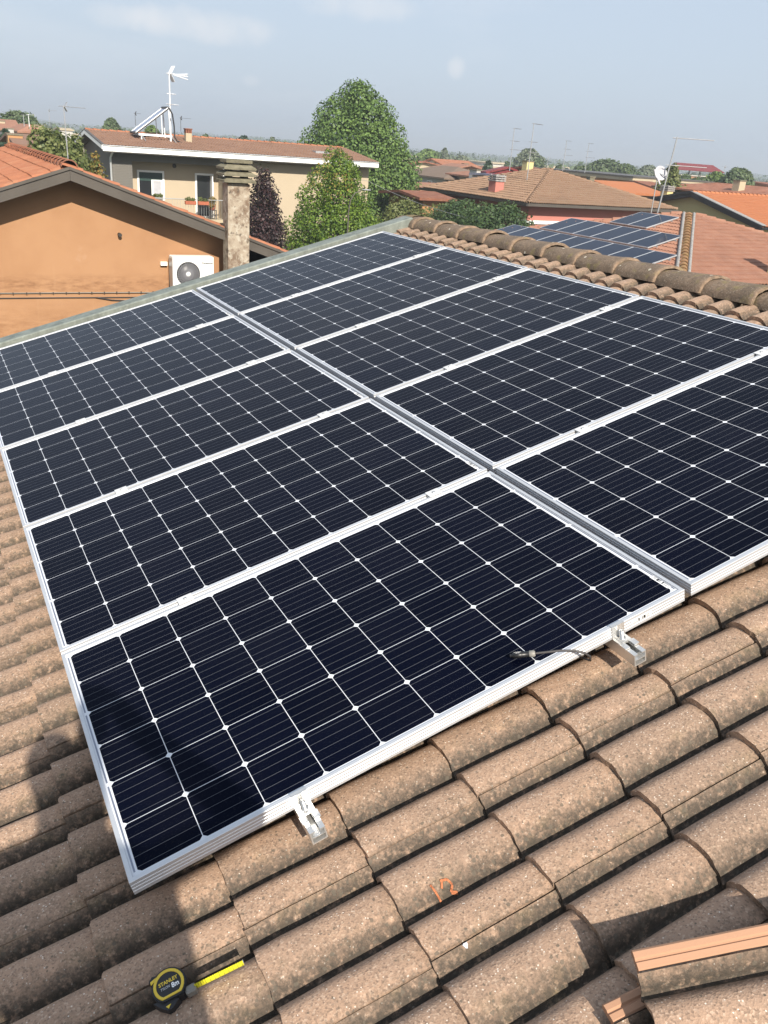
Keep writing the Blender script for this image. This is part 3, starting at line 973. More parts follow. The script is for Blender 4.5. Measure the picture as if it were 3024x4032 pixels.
for i, u in enumerate(RAILS):
    for ri in range(1, 5):
        e = bpy.data.objects.new('mid_clamp', None)
        col.objects.link(e)
        e.matrix_world = ROOF @ Matrix.Translation((u, ri * (PAN_W + ROW_GAP), 0))
        where = ['near the left end of', 'near the right end of'][i % 2]
        tag(e, 'clamp plate %s the %s row joint, %s panel column' % (where, onames[ri - 1], side[i // 2]), 'clamp', 'mid clamps in the row joints')
        place('clamp_plate', MCM, e)
        place('bolt', MBM, e)

# ------------------------------------------------------------------ cable plug on the front panel
cp = bpy.data.objects.new('cable_plug', None)
col.objects.link(cp)
cp.matrix_world = ROOF
tag(cp, 'black cable plug lying on the front edge of the front left panel', 'cable plug')
a, b = Vector((1.092, 0.072, 0.0085)), Vector((1.129, 0.0455, 0.0115))
d = (b - a)
m = MB()
m.tube([a, a + d * 0.06, a + d * 0.07, a + d * 0.55, a + d * 0.56, a + d], [0.0072, 0.0078, 0.0086, 0.0086, 0.0080, 0.0080], 14)
m.tube([a - d * 0.14, a], [0.0045, 0.0045], 10)
m.build('housing', MAT['black'], cp, True)
m = MB()
nn = b + d * 0.35
for i in range(6):
    pass
m.tube([b, b + d * 0.03, b + d * 0.28, nn], [0.0082, 0.0094, 0.0090, 0.0066], 12)
m.build('gland_nut', MAT['grey_plastic'], cp, True)
m = MB()
m.tube([nn - d * 0.05, (1.165, 0.023, 0.0125), (1.20, 0.003, 0.0122), (1.232, -0.016, 0.007), (1.254, -0.031, -0.004), (1.267, -0.035, -0.020), (1.272, -0.028, -0.042), (1.270, 0.02, -0.06), (1.262, 0.12, -0.066)], 0.0031, 10)
m.build('cable', MAT['cable'], cp, True)


def text(body, size, M, mat, name, parent, bold=0.0, depth=0.0002, shear=0.0, align='CENTER', sx=1.0):
    cu = bpy.data.curves.new('letters', 'FONT')
    cu.body = body
    cu.size = size
    cu.align_x = align
    cu.align_y = 'CENTER'
    cu.offset = bold
    cu.extrude = depth
    cu.shear = shear
    cu.resolution_u = 3
    tmp = bpy.data.objects.new('letters', cu)
    col.objects.link(tmp)
    dg = bpy.context.evaluated_depsgraph_get()
    me = bpy.data.meshes.new_from_object(tmp.evaluated_get(dg))
    me.name = name
    bpy.data.objects.remove(tmp)
    bpy.data.curves.remove(cu)
    me.materials.clear()
    me.materials.append(mat)
    return place(name, me, parent, M @ Matrix.Diagonal((sx, 1, 1, 1)))


dn = d.normalized()
px_ = dn
pz_ = Vector((0, 0, 1))
pz_ = (pz_ - px_ * pz_.dot(px_)).normalized()
py_ = pz_.cross(px_)
Mt = Matrix(((px_.x, py_.x, pz_.x, 0), (px_.y, py_.y, pz_.y, 0), (px_.z, py_.z, pz_.z, 0), (0, 0, 0, 1)))
for k, (s, off) in enumerate((('DO NOT DISCONNECT', 0.0016), ('UNDER LOAD', -0.0018))):
    pt = a + d * 0.33 + pz_ * 0.0088 + py_ * off
    text(s, 0.0028, Matrix.Translation(pt) @ Mt, MAT['white_print'], 'lettering', cp, sx=0.62)

# ------------------------------------------------------------------ tape measure
tm = bpy.data.objects.new('tape_measure', None)
col.objects.link(tm)
tm.matrix_world = ROOF @ Matrix.Translation((0.006, -0.205, -0.130)) @ Matrix.Rotation(math.radians(9), 4, 'X') @ Matrix.Rotation(math.radians(-2), 4, 'Z')
tag(tm, 'black and yellow tape measure with its yellow blade pulled out, lying on the tiles', 'tape measure')


def dshape(R, flat, n=28, cx=0, cy=0):
    """Round case with a flat foot at -y and a square shoulder on the +x side."""
    pts = []
    for i in range(n):
        t = -math.pi / 2 + 2 * math.pi * i / n
        x, y = R * math.cos(t), R * math.sin(t)
        if y < -flat:
            y = -flat
            x *= 1.12
        pts.append((cx + x, cy + y))
    return pts


m = MB()
for s, z0, z1 in ((0.97, 0.0, 0.003), (1.0, 0.003, 0.030), (0.96, 0.030, 0.034)):
    m.prism(dshape(0.037 * s, 0.031 * s), z0, z1)
m.prism([(-0.040, -0.020), (-0.030, -0.033), (-0.016, -0.047), (-0.006, -0.047), (0.012, -0.034), (-0.02, -0.022)], 0.003, 0.029)
m.prism([(-0.030, 0.018), (-0.018, 0.031), (-0.029, 0.0345), (-0.038, 0.026)], 0.004, 0.030)
m.build('case', MAT['rubber'], tm, True)
m = MB()
ro = dshape(0.0325, 0.0255); ri = dshape(0.0262, 0.0205)
n = len(ro)
vs = [(x, y, 0.034) for x, y in ro] + [(x * 0.985, y * 0.985, 0.0362) for x, y in ro] + [(x * 1.03, y * 1.03, 0.0362) for x, y in ri] + [(x, y, 0.0345) for x, y in ri]
m.add(vs, [(r_ * n + i, r_ * n + (i + 1) % n, (r_ + 1) * n + (i + 1) % n, (r_ + 1) * n + i) for r_ in range(3) for i in range(n)], True)
m.prism([(-0.034, 0.0155), (-0.026, 0.0195), (-0.020, 0.0265), (-0.034, 0.0225)], 0.0335, 0.0352)
m.build('yellow_ring', MAT['yellow'], tm, True)
m = MB().prism([(-0.0175, -0.0385), (-0.0065, -0.0375), (-0.013, -0.0445)], 0.0292, 0.0308)
m.build('yellow_corner', MAT['yellow'], tm, True)
MB().prism(dshape(0.0258, 0.0202), 0.0335, 0.0345).build('face_label', MAT['black'], tm, True)
MB().bev((0.026, -0.034, 0.004), (0.049, -0.017, 0.027), 0.003).build('blade_mouth', MAT['grey_plastic'], tm, True)
tilt_ = Matrix.Rotation(math.radians(2), 4, 'Z')
text('STANLEY', 0.0108, tilt_ @ Matrix.Translation((0.0005, 0.0065, 0.0347)), MAT['yellow'], 'lettering', tm, 0.0003, 0.0002, 0, 'CENTER', 0.92)
text('TYLON', 0.0075, tilt_ @ Matrix.Translation((-0.0090, -0.0040, 0.0347)), MAT['grey_print'], 'lettering', tm, 0.0001, 0.0002, 0.25, 'CENTER', 0.8)
text('8m', 0.0150, tilt_ @ Matrix.Translation((0.0125, -0.0060, 0.0347)), MAT['white_print'], 'lettering', tm, 0.0004, 0.0002, 0.05, 'CENTER', 0.85)
m = MB()
ya, yb, zb = -0.0245, -0.0245, 0.0125
sec = [(0.0, 0.0105), (-0.0022, 0.0055), (-0.003, 0.0), (-0.0022, -0.0055), (0.0, -0.0105)]
vs, fs = [], []
for i in range(5):
    x = 0.047 + 0.107 * i / 4
    zc = 0.0195 - 0.003 * i / 4
    for dy, dz in sec: vs.append((x, ya + dy - 0.0035 * i / 4, zc + dz))
fs = [(i * 5 + j, i * 5 + j + 1, i * 5 + 6 + j, i * 5 + 5 + j) for i in range(4) for j in range(4)]
m.add(vs, fs, True)
m.add([(x, y + 0.0006, z) for x, y, z in vs], [f[::-1] for f in fs], True)
m.build('blade', MAT['blade'], tm, True)
MB().box((0.1535, -0.0335, 0.006), (0.1548, -0.0265, 0.028)).build('end_hook', MAT['steel'], tm, True)

# ------------------------------------------------------------------ loose tiles at the lower right
for (cu_, cv_, cn_, ang, tl, lab, k) in ((0.800, -0.716, -0.020, -21.0, 17.0, 'loose roof tile lying askew at lower right, topmost, its clean orange lap edge showing', 1),
                                        (0.716, -0.728, -0.100, -7.0, 6.0, 'loose roof tile lying partly hidden underneath the askew topmost tile', 2)):
    a = math.radians(ang)
    corner = Matrix.Translation((cu_, cv_, cn_)) @ Matrix.Rotation(a, 4, 'Z') @ Matrix.Rotation(math.radians(tl), 4, 'X') @ Matrix.Translation((0, -0.338, -hump(0.30) + 0.013))
    o = place('loose_roof_tile', TILES[k], None, ROOF @ corner)
    tag(o, lab, 'roof tile', 'loose roof tiles')

# marks on the tiles: an orange figure and two pale droppings
near = [o for o in house.children if o.name.startswith('roof_tile') and o.get('kind') is None]


def tile_at(px, py, n):
    """The roof tile that shows at a photograph pixel, and the roof point there."""
    dd = sight(px, py)
    t_ = (P0 + EN * n - CAM).dot(EN) / dd.dot(EN)
    p = CAM + dd * t_
    q = p - P0
    u, v = q.dot(EU), q.dot(EV)
    best = None
    for o in near:
        l = o.matrix_basis.translation - P0
        du, dv = u - l.dot(EU), v - l.dot(EV)
        if 0 <= du < COURSE and 0 <= dv < 0.30: best = (o, du, dv)
    return best


for (px, py, kind_) in ((1760, 3500, 'figure'), (1830, 3705, 'blot')):
    hit = tile_at(px, py, -0.125)
    if hit is None: continue
    o, du, dv = hit
    m = MB()
    if kind_ == 'figure':
        strokes = [[(-0.024, 0.012), (-0.020, -0.003), (-0.018, -0.016)], [(0.000, 0.010), (0.016, 0.007), (0.022, -0.004), (0.012, -0.012)], [(0.012, -0.012), (0.026, -0.016)], [(-0.004, -0.002), (0.004, 0.009)]]
        for s_ in strokes:
            for (x0, y0), (x1, y1) in zip(s_[:-1], s_[1:]):
                ln = math.hypot(x1 - x0, y1 - y0)
                ex, ey = -(y1 - y0) / ln * 0.0023, (x1 - x0) / ln * 0.0023
                q = []
                for t_ in (0, 0.5, 1):
                    for sgn in (-1, 1):
                        x, y = du + x0 + (x1 - x0) * t_ + ex * sgn, dv + 0.022 + y0 + (y1 - y0) * t_ + ey * sgn
                        q.append((x, y, hump(y) - x * 0.023 / COURSE + 0.0034))
                m.add(q, [(0, 2, 3, 1), (2, 4, 5, 3)])
        m.build('paint_mark', MAT['paint_mark'], o, True)
    else:
        ring = []
        for i in range(9):
            t_ = 2 * math.pi * i / 9
            rr = 0.0046 * (1 + 0.25 * math.sin(3 * t_))
            x, y = du + rr * 1.2 * math.cos(t_), dv + rr * math.sin(t_)
            ring.append((x, y, hump(y) - x * 0.023 / COURSE + 0.0032))
        m.add(ring, [tuple(range(9))])
        m.build('pale_dropping', MAT['curtain'], o, True)
#PART2
# ------------------------------------------------------------------ parts for the neighbours' roofs
def small_tile(name, mat, w=0.30, l=0.36, hh=0.045):
    m = MB()
    ys = [0, 0.03, 0.055, 0.075, 0.095, 0.125, 0.15, 0.18, 0.205, 0.225, 0.245, 0.275, 0.30]
    zs = [0.0, 0.62, 0.95, 1.0, 0.95, 0.62, 0.0, 0.62, 0.95, 1.0, 0.95, 0.62, 0.0]
    a = [(0, y * w / 0.3, z * hh + 0.028) for y, z in zip(ys, zs)]
    b = [(l, y * w / 0.3, z * hh) for y, z in zip(ys, zs)]
    c = [(0.002, y, z - 0.026) for (_, y, z) in a]
    n = len(a)
    m.add(a + b, [(i + 1, i, n + i, n + i + 1)[::-1] for i in range(n - 1)], True)
    m.add(a + c, [(i, i + 1, n + i + 1, n + i)[::-1] for i in range(n - 1)])
    return m.mesh(name, mat)


SMALL = {}


def in_poly(x, y, poly):
    c = False
    j = len(poly) - 1
    for i in range(len(poly)):
        if (poly[i][1] > y) != (poly[j][1] > y) and x < (poly[j][0] - poly[i][0]) * (y - poly[i][1]) / (poly[j][1] - poly[i][1]) + poly[i][0]:
            c = not c
        j = i
    return c


BUDGET = {}


def tiled_slope(parent, poly, up, mat, lift=0.0, skip=None):
    """Covers a roof face (world points) with double roll tiles laid course by course from the eave."""
    q = [Vector(p) for p in poly]
    nrm = (q[1] - q[0]).cross(q[2] - q[0]).normalized()
    if nrm.z < 0: nrm = -nrm
    e_u = Vector(up); e_u = (e_u - nrm * e_u.dot(nrm)).normalized()
    e_v = nrm.cross(e_u).normalized()
    o = min(q, key=lambda p: p.dot(e_u))
    pl = [((p - o).dot(e_u), (p - o).dot(e_v)) for p in q]
    u1 = max(p[0] for p in pl); v0 = min(p[1] for p in pl); v1 = max(p[1] for p in pl)
    if mat not in SMALL: SMALL[mat] = small_tile('roof_tile', MAT[mat])
    me = SMALL[mat]
    B = Matrix(((e_u.x, e_v.x, nrm.x, 0), (e_u.y, e_v.y, nrm.y, 0), (e_u.z, e_v.z, nrm.z, 0), (0, 0, 0, 1)))
    cells = []
    i = 0
    while i * 0.33 < u1:
        j = 0
        while v0 + j * 0.30 < v1:
            u, v = i * 0.33 - 0.03, v0 + j * 0.30
            if in_poly(u + 0.17, v + 0.15, pl) and not (skip and skip(o + e_u * (u + 0.17) + e_v * (v + 0.15))):
                p = o + e_u * u + e_v * v + nrm * lift
                cells.append((( p - CAM).length, p))
            j += 1
        i += 1
    cells.sort(key=lambda c: c[0])
    left = BUDGET.get(parent.name, 300)
    og = org(parent)
    mv = [v.co.copy() for v in me.vertices]
    mf = [tuple(p.vertices) for p in me.polygons]
    more = MB()
    for d, p in cells:
        jit = Vector((0, 0, rnd.uniform(-0.004, 0.006)))
        M = Matrix.Translation(p + jit) @ B @ Matrix.Rotation(rnd.uniform(-0.012, 0.012), 4, 'Z') @ Matrix.Rotation(rnd.uniform(-0.01, 0.01), 4, 'Y')
        qx = cam_px(p)
        seen = qx is not None and -60 < qx[0] < 3090 and -60 < qx[1] < 4100
        if left > 0 and seen:
            place('roof_tile', me, parent, Matrix.Translation(-og) @ M)
            left -= 1
        else:
            more.add([M @ v for v in mv], mf, True)
    BUDGET[parent.name] = left
    if more.f: tag(more.build('roof_tile', MAT[mat], parent), kind='stuff')


CAPM = {}


def cap_row(parent, p0, p1, mat, r=0.11, pitch=0.36, name='ridge_tile'):
    """Half round tiles one after another along a ridge or hip, the first overlapping the second."""
    key = (mat, r, pitch)
    if key not in CAPM:
        m = MB()
        N = 8
        rows = []
        for y, k in ((0, 1.22), (0.05, 1.18), (pitch * 1.08, 0.92)):
            rows.append([(-r * k * math.cos(math.pi * a / N), y, r * k * 0.85 * math.sin(math.pi * a / N)) for a in range(N + 1)])
        n = N + 1
        vs = [p for w_ in rows for p in w_]
        m.add(vs, [(i * n + j, i * n + j + 1, (i + 1) * n + j + 1, (i + 1) * n + j)[::-1] for i in range(2) for j in range(N)], True)
        inn = [(x * 0.84, y, z * 0.84) for x, y, z in rows[0]]
        m.add(rows[0] + inn, [(j, j + 1, n + j + 1, n + j) for j in range(N)])
        CAPM[key] = m.mesh(name, MAT[mat])
    me = CAPM[key]
    p0, p1 = Vector(p0), Vector(p1)
    ln = (p1 - p0).length
    d = (p1 - p0).normalized()
    x = d.cross(Vector((0, 0, 1))).normalized()
    z = x.cross(d)
    B = Matrix(((x.x, d.x, z.x, 0), (x.y, d.y, z.y, 0), (x.z, d.z, z.z, 0), (0, 0, 0, 1)))
    og = org(parent)
    for i in range(int(ln / pitch)):
        place(name, me, parent, Matrix.Translation(p0 + d * (i * pitch) - og) @ B @ Matrix.Rotation(rnd.uniform(-0.03, 0.03), 4, 'Z') @ Matrix.Rotation(-0.03, 4, 'X'))


def chimney_part(parent, x, y, z0, z1, w, d, wall_mat, cap='slabs', cap_mat='concrete_cap', n=3):
    z1 = z1 - 0.0
    og = org(parent)
    s = MB().box((x - w / 2, y - d / 2, z0), (x + w / 2, y + d / 2, z1)).build('chimney', MAT[wall_mat], parent)
    e = 0.06
    step = 0.115
    if cap == 'slabs':
        k = MB()
        for sx in (-1, 1):
            for sy in (-1, 1):
                cx, cy = x + sx * (w / 2 - 0.05), y + sy * (d / 2 - 0.05)
                k.box((cx - 0.04, cy - 0.04, z1), (cx + 0.04, cy + 0.04, z1 + step * n))
        k.build('cap_post', MAT[cap_mat], s)
        MB().box((x - w * 0.3, y - d * 0.3, z1), (x + w * 0.3, y + d * 0.3, z1 + step * n - 0.02)).build('flue', MAT['soffit'], s)
        for i in range(n):
            zb = z1 + step * i
            b = MB()
            top, bot = (0.0 if i < n - 1 else -0.0), e
            x0, x1, y0, y1 = x - w / 2 - e, x + w / 2 + e, y - d / 2 - e, y + d / 2 + e
            b.box((x0, y0, zb), (x1, y1, zb + 0.072))
            b.build('cap_slab', MAT[cap_mat], s)
    elif cap == 'tile':
        MB().box((x - w / 2 - 0.03, y - d / 2 - 0.03, z1 + 0.16), (x + w / 2 + 0.03, y + d / 2 + 0.03, z1 + 0.21)).build('cap_slab', MAT['red_tile'], s)
        for fx in (-0.38, 0, 0.38):
            k = MB()
            for fy in (-0.38, 0.38):
                k.box((x + fx * w - 0.04, y + fy * d - 0.04, z1), (x + fx * w + 0.04, y + fy * d + 0.04, z1 + 0.16))
            k.build('cap_brick', MAT['red_tile'], s)
    else:
        MB().box((x - w / 2 - 0.04, y - d / 2 - 0.04, z1), (x + w / 2 + 0.04, y + d / 2 + 0.04, z1 + 0.07)).build('cap_slab', MAT[cap_mat], s)
    return s


def window_part(parent, x0, x1, z0, z1, Y, face=-1, pane='glass', shutter=0.0, axis='Y', frame='white', name='window'):
    """Window in a wall: axis 'Y' in a plane of constant Y, 'X' in a plane of constant X; face is the outward sign."""
    def P(a, dep, z):
        return (a, Y + face * dep, z) if axis == 'Y' else (Y + face * dep, a, z)

    def bx(m, a0, a1, d0, d1, zz0, zz1):
        p, q = P(a0, d0, zz0), P(a1, d1, zz1)
        m.box(tuple(min(p[i], q[i]) for i in range(3)), tuple(max(p[i], q[i]) for i in range(3)))
    t_ = 0.09
    f = MB()
    bx(f, x0, x0 + t_, -0.03, 0.045, z0, z1); bx(f, x1 - t_, x1, -0.03, 0.045, z0, z1)
    bx(f, x0 + t_, x1 - t_, -0.03, 0.045, z1 - t_, z1); bx(f, x0 + t_, x1 - t_, -0.03, 0.06, z0, z0 + t_ * 0.7)
    o = f.build(name, MAT[frame], parent)
    g_ = MB(); bx(g_, x0 + t_, x1 - t_, 0.004, 0.012, z0 + t_ * 0.7, z1 - t_)
    g_.build('pane', MAT[pane], o)
    if shutter > 0:
        k = int((z1 - t_ - (z1 - shutter)) / 0.055)
        for i in range(k):
            sl = MB(); bx(sl, x0 + t_ + 0.004, x1 - t_ - 0.004, 0.016, 0.034, z1 - t_ - 0.055 * (i + 1) + 0.008, z1 - t_ - 0.055 * i)
            sl.build('shutter_slat', MAT['shutter'], o)
    return o


# ------------------------------------------------------------------ orange house across the street
OH = thing('gabled_house', 'orange rendered gabled house with a dark barge board and red tiles, at left', 'house', (2.3, 20, 0))
apx, apz, sl = 2.36, 6.15, 0.345           # wall apex on the gable (wall face at Y = 16)
YW, YB, XLW, XRW = 16.0, 15.4, -3.2, 5.33
zr = lambda x: 6.615 - 0.345 * abs(x - 2.30)          # top of the roof over the gable
m = MB()
m.prism([(XLW, 0), (XRW, 0), (XRW, zr(XRW) - 0.24), (2.30, 6.615 - 0.24), (XLW, zr(XLW) - 0.24)], 0, 9.0, Matrix(((1, 0, 0, 0), (0, 0, 1, YW), (0, 1, 0, 0), (0, 0, 0, 1))))
m.build('wall', MAT['orange_wall'], OH)
MB().box((XRW + 0.002, 16.12, 0), (7.6, 24.8, zr(7.6) - 0.25)).build('porch_wall', MAT['orange_wall'], OH)
# roof slabs and barge board
XL, XRt = -3.9, 8.1
m = MB()
m.slab([(XL, YB + 0.03, zr(XL) - 0.06), (2.30, YB + 0.03, zr(2.30) - 0.06), (2.30, 25.6, zr(2.30) - 0.06), (XL, 25.6, zr(XL) - 0.06)], 0.16)
m.slab([(2.302, YB + 0.03, zr(2.30) - 0.06), (XRt, YB + 0.03, zr(XRt) - 0.06), (XRt, 25.6, zr(XRt) - 0.06), (2.302, 25.6, zr(2.30) - 0.06)], 0.16)
m.build('roof', MAT['soffit'], OH)
for xa, xb in ((XL, 2.298), (2.302, XRt)):
    bb = MB()
    za, zb = zr(xa), zr(xb)
    bb.prism([(xa, za - 0.255), (xb, zb - 0.255), (xb, zb - 0.055), (xa, za - 0.055)], 0, 0.026, Matrix(((1, 0, 0, 0), (0, 0, 1, YB), (0, 1, 0, 0), (0, 0, 0, 1))))
    bb.prism([(xa, za - 0.075), (xb, zb - 0.075), (xb, zb - 0.025), (xa, za - 0.025)], 0, 0.05, Matrix(((1, 0, 0, 0), (0, 0, 1, YB - 0.028), (0, 1, 0, 0), (0, 0, 0, 1))))
    bb.build('barge_board', MAT['barge'], OH)
tiled_slope(OH, [(XL, YB + 0.06, zr(XL) - 0.05), (2.28, YB + 0.06, zr(2.28) - 0.05), (2.28, 25.6, zr(2.28) - 0.05), (XL, 25.6, zr(XL) - 0.05)], (1, 0, 0.345), 'orange_tile')
tiled_slope(OH, [(2.32, YB + 0.06, zr(2.32) - 0.05), (XRt, YB + 0.06, zr(XRt) - 0.05), (XRt, 25.6, zr(XRt) - 0.05), (2.32, 25.6, zr(2.32) - 0.05)], (-1, 0, 0.345), 'orange_tile')
cap_row(OH, (2.30, YB + 0.02, 6.585), (2.30, 25.6, 6.585), 'red_tile', 0.12, 0.40)
# vent stub and cable runs on the wall
m = MB().tube([(3.21, 15.90, 5.395), (3.21, 16.02, 5.40)], 0.035, 12)
m.build('vent_pipe', MAT['dark_metal'], OH)
for z, y in ((4.315, 15.975), (4.225, 15.978)):
    m = MB().tube([(-3.2, y, z + 0.01), (0, y, z + 0.006), (2.0, y, z), (3.7, y, z - 0.012), (5.2, y, z - 0.02)], 0.009, 6)
    m.build('cable_run', MAT['cable'] if z < 4.3 else MAT['grey_plastic'], OH)
m = MB().tube([(2.7, 15.97, 4.222), (3.0, 15.965, 4.17), (3.35, 15.965, 4.15), (3.8, 15.97, 4.21)], 0.009, 6)
m.build('cable_run', MAT['cable'], OH)
CLIP = MB().box((-0.009, -0.018, -0.018), (0.009, 0.0, 0.018)).mesh('cable_clip', MAT['dark_metal'])
for i in range(26):
    place('cable_clip', CLIP, OH, Matrix.Translation(Vector((-1.6 + 0.235 * i, 15.972, 4.313)) - org(OH)))
# big old chimney at the right end of the gable
c0 = MB()
c0.box((5.11, 15.2, 0), (5.54, 15.52, 6.45))
ch = c0.build('chimney', MAT['old_render'], OH)
ch['label'] = 'tall chimney of peeling stained render under a stack of mossy concrete slabs'
for i in range(4):
    zb = 6.47 + 0.115 * i
    b = MB()
    if i < 3:
        lo, hi = 0.10, 0.02
        x0, x1, y0, y1 = 5.11, 5.54, 15.2, 15.52
        ring = lambda e, z: [(x0 - e, y0 - e, z), (x1 + e, y0 - e, z), (x1 + e, y1 + e, z), (x0 - e, y1 + e, z)]
        vs = ring(lo, zb) + ring(lo, zb + 0.035) + ring(hi, zb + 0.085)
        b.add(vs, [(3, 2, 1, 0), (8, 9, 10, 11)] + [(4 * k + j, 4 * k + (j + 1) % 4, 4 * k + 4 + (j + 1) % 4, 4 * k + 4 + j) for k in range(2) for j in range(4)])
    else:
        b.box((5.07, 15.16, zb), (5.58, 15.56, zb + 0.055), Matrix.Translation((0, 0, 0)))
    b.build('cap_slab', MAT['concrete_cap'], ch)
for px, py in ((5.17, 15.27), (5.48, 15.27), (5.17, 15.45), (5.48, 15.45)):
    MB().box((px - 0.04, py - 0.04, 6.452), (px + 0.04, py + 0.04, 6.82)).build('cap_post', MAT['concrete_cap'], ch)

# air conditioner on the orange wall
AC = thing('air_conditioner', 'white outdoor air conditioner unit hung on the orange wall beside the chimney', 'air conditioner', (4.53, 15.75, 4.45))
MB().bev((4.125, 15.6, 4.43), (4.945, 15.90, 5.045), 0.012).build('casing', MAT['white'], AC)
MB().box((4.118, 15.63, 4.46), (4.1245, 15.88, 5.0)).build('side_grille', MAT['grey_metal'], AC)
fc = Vector((4.425, 15.6, 4.715))
m = MB()
Mf = Matrix(((1, 0, 0, fc.x), (0, 0, 1, fc.y), (0, -1, 0, fc.z), (0, 0, 0, 1)))
m.lathe([(0.0, -0.0035), (0.238, -0.0035), (0.238, -0.001)], (0, 0, 0), 36, Mf)
m.build('fan_opening', MAT['black'], AC)
m = MB()
for k in range(30):
    a = 2 * math.pi * k / 30
    pts = []
    for s_ in range(5):
        rr = 0.045 + 0.19 * s_ / 4
        aa = a + 0.5 * s_ / 4
        pts.append(Mf @ Vector((rr * math.cos(aa), rr * math.sin(aa), -0.0105)))
    m.tube(pts, 0.0032, 4, False)
for rr in (0.10, 0.15, 0.195):
    m.tube([Mf @ Vector((rr * math.cos(2 * math.pi * k / 32), rr * math.sin(2 * math.pi * k / 32), -0.012)) for k in range(33)], 0.0025, 4, False)
tag(m.build('fan_grille', MAT['curtain'], AC), kind='stuff')
m = MB()
m.lathe([(0.236, -0.002), (0.236, -0.014), (0.252, -0.012), (0.254, -0.002)], (0, 0, 0), 36, Mf)
m.build('fan_ring', MAT['white'], AC)
MB().lathe([(0.0, -0.018), (0.04, -0.017), (0.045, -0.006)], (0, 0, 0), 20, Mf).build('hub', MAT['white'], AC)
Mx = Matrix(((1, 0, 0, 4.815 - 4.53), (0, 0, -1, 15.5985 - 15.75), (0, 1, 0, 4.925 - 4.45), (0, 0, 0, 1)))
text('Panasonic', 0.056, Mx, MAT['black'], 'lettering', AC, 0.0016, 0.0005)
m = MB()
for x in (4.25, 4.82):
    m = MB().box((x - 0.02, 15.62, 4.385), (x + 0.02, 15.998, 4.425)).box((x - 0.02, 15.96, 4.2), (x + 0.02, 15.998, 4.385))
    m.build('wall_bracket', MAT['white_metal'], AC)
MB().box((3.97, 15.93, 4.83), (4.10, 15.998, 4.90)).build('junction_box', MAT['white'], AC)
m = MB().tube([(4.2, 15.8, 4.46), (4.13, 15.85, 4.36), (4.12, 15.95, 4.2), (4.12, 15.96, 3.2)], 0.018, 8)
m.build('pipe', MAT['grey_plastic'], AC)

# ------------------------------------------------------------------ beige house with white fascia
BH = thing('beige_house', 'long beige two storey house with white fascia, brown tiled roof and recessed balcony', 'house', (14.5, 46, 0))
X0, X1, YF, YR_, YB2 = 8.15, 21.3, 41.75, 45.25, 48.8
ez, rz = 6.16, 6.98
MB().box((X0, YF, 0), (9.04, 43.2, 6.17)).build('wall', MAT['grey_wall'], BH)
gw = [(YF, 0), (YB2, 0), (YB2, 6.20), (YR_, 6.86), (YF, 6.20)]
m = MB()
m.prism(gw, 0, 0.02, Matrix(((0, 0, 1, X0 - 0.03), (1, 0, 0, 0), (0, 1, 0, 0), (0, 0, 0, 1))))
m.build('gable_wall', MAT['grey_wall'], BH)
# brickwork strip left of the balcony: bricks with recessed joints, kept as one mass of pieces
bk = MB()
for i in range(38):
    z = 3.4 + 0.071 * i
    for j in range(4):
        x = X0 + 0.004 + (0.11 if i % 2 else 0) + 0.224 * j
        bk.box((x, YF - 0.012, z), (min(x + 0.212, 9.03), YF - 0.001, z + 0.06))
tag(bk.build('brick', MAT['grey_wall'], BH), kind='stuff')
MB().box((13.42, YF, 0), (X1, 43.2, 6.17)).build('wall', MAT['beige_wall'], BH)
MB().box((X0, 43.2, 0), (X1, YB2, 6.17)).build('wall', MAT['beige_wall'], BH)
YQ = 42.65
MB().box((9.04, YQ, 3.40), (13.42, 43.2, 6.17)).build('balcony_wall', MAT['beige_wall'], BH)
MB().box((9.04, YF, 0), (13.42, 43.2, 3.26)).build('wall', MAT['beige_wall'], BH)
MB().box((9.04, 41.5, 3.262), (13.42, YQ, 3.40)).build('balcony_floor', MAT['cream_wall'], BH)
MB().box((9.04, YF, 5.86), (13.42, YF + 0.25, 6.168)).build('lintel', MAT['grey_wall'], BH)
MB().box((13.38, YF - 0.004, 3.3), (13.52, YF - 0.001, 6.0)).build('corner_trim', MAT['white'], BH)
window_part(BH, 9.44, 10.73, 4.12, 5.46, YQ, -1, 'glass', 0.5)
w_ = MB(); w_.box((10.10, YQ - 0.05, 4.19), (10.18, YQ - 0.014, 5.05)); w_.box((10.56, YQ - 0.05, 4.19), (10.63, YQ - 0.014, 5.05)); w_.box((10.18, YQ - 0.05, 4.99), (10.56, YQ - 0.014, 5.05))
sash = w_.build('sash', MAT['white'], BH)
MB().box((10.182, YQ - 0.03, 4.19), (10.558, YQ - 0.02, 4.988)).build('curtain', MAT['curtain'], sash)
do = window_part(BH, 12.24, 13.17, 3.402, 5.45, YQ, -1, 'glass', 0, name='door')
MB().box((12.98, YQ - 0.42, 3.47), (13.03, YQ - 0.05, 5.35)).build('open_leaf', MAT['white'], do)
m = MB(); m.lathe([(0.0, -0.06), (0.07, -0.05), (0.1, 0.0)], (0, 0, 0), 16, Matrix(((1, 0, 0, 11.24), (0, 0, 1, YQ - 0.02), (0, -1, 0, 5.72), (0, 0, 0, 1))))
m.build('wall_lamp', MAT['dark_metal'], BH)
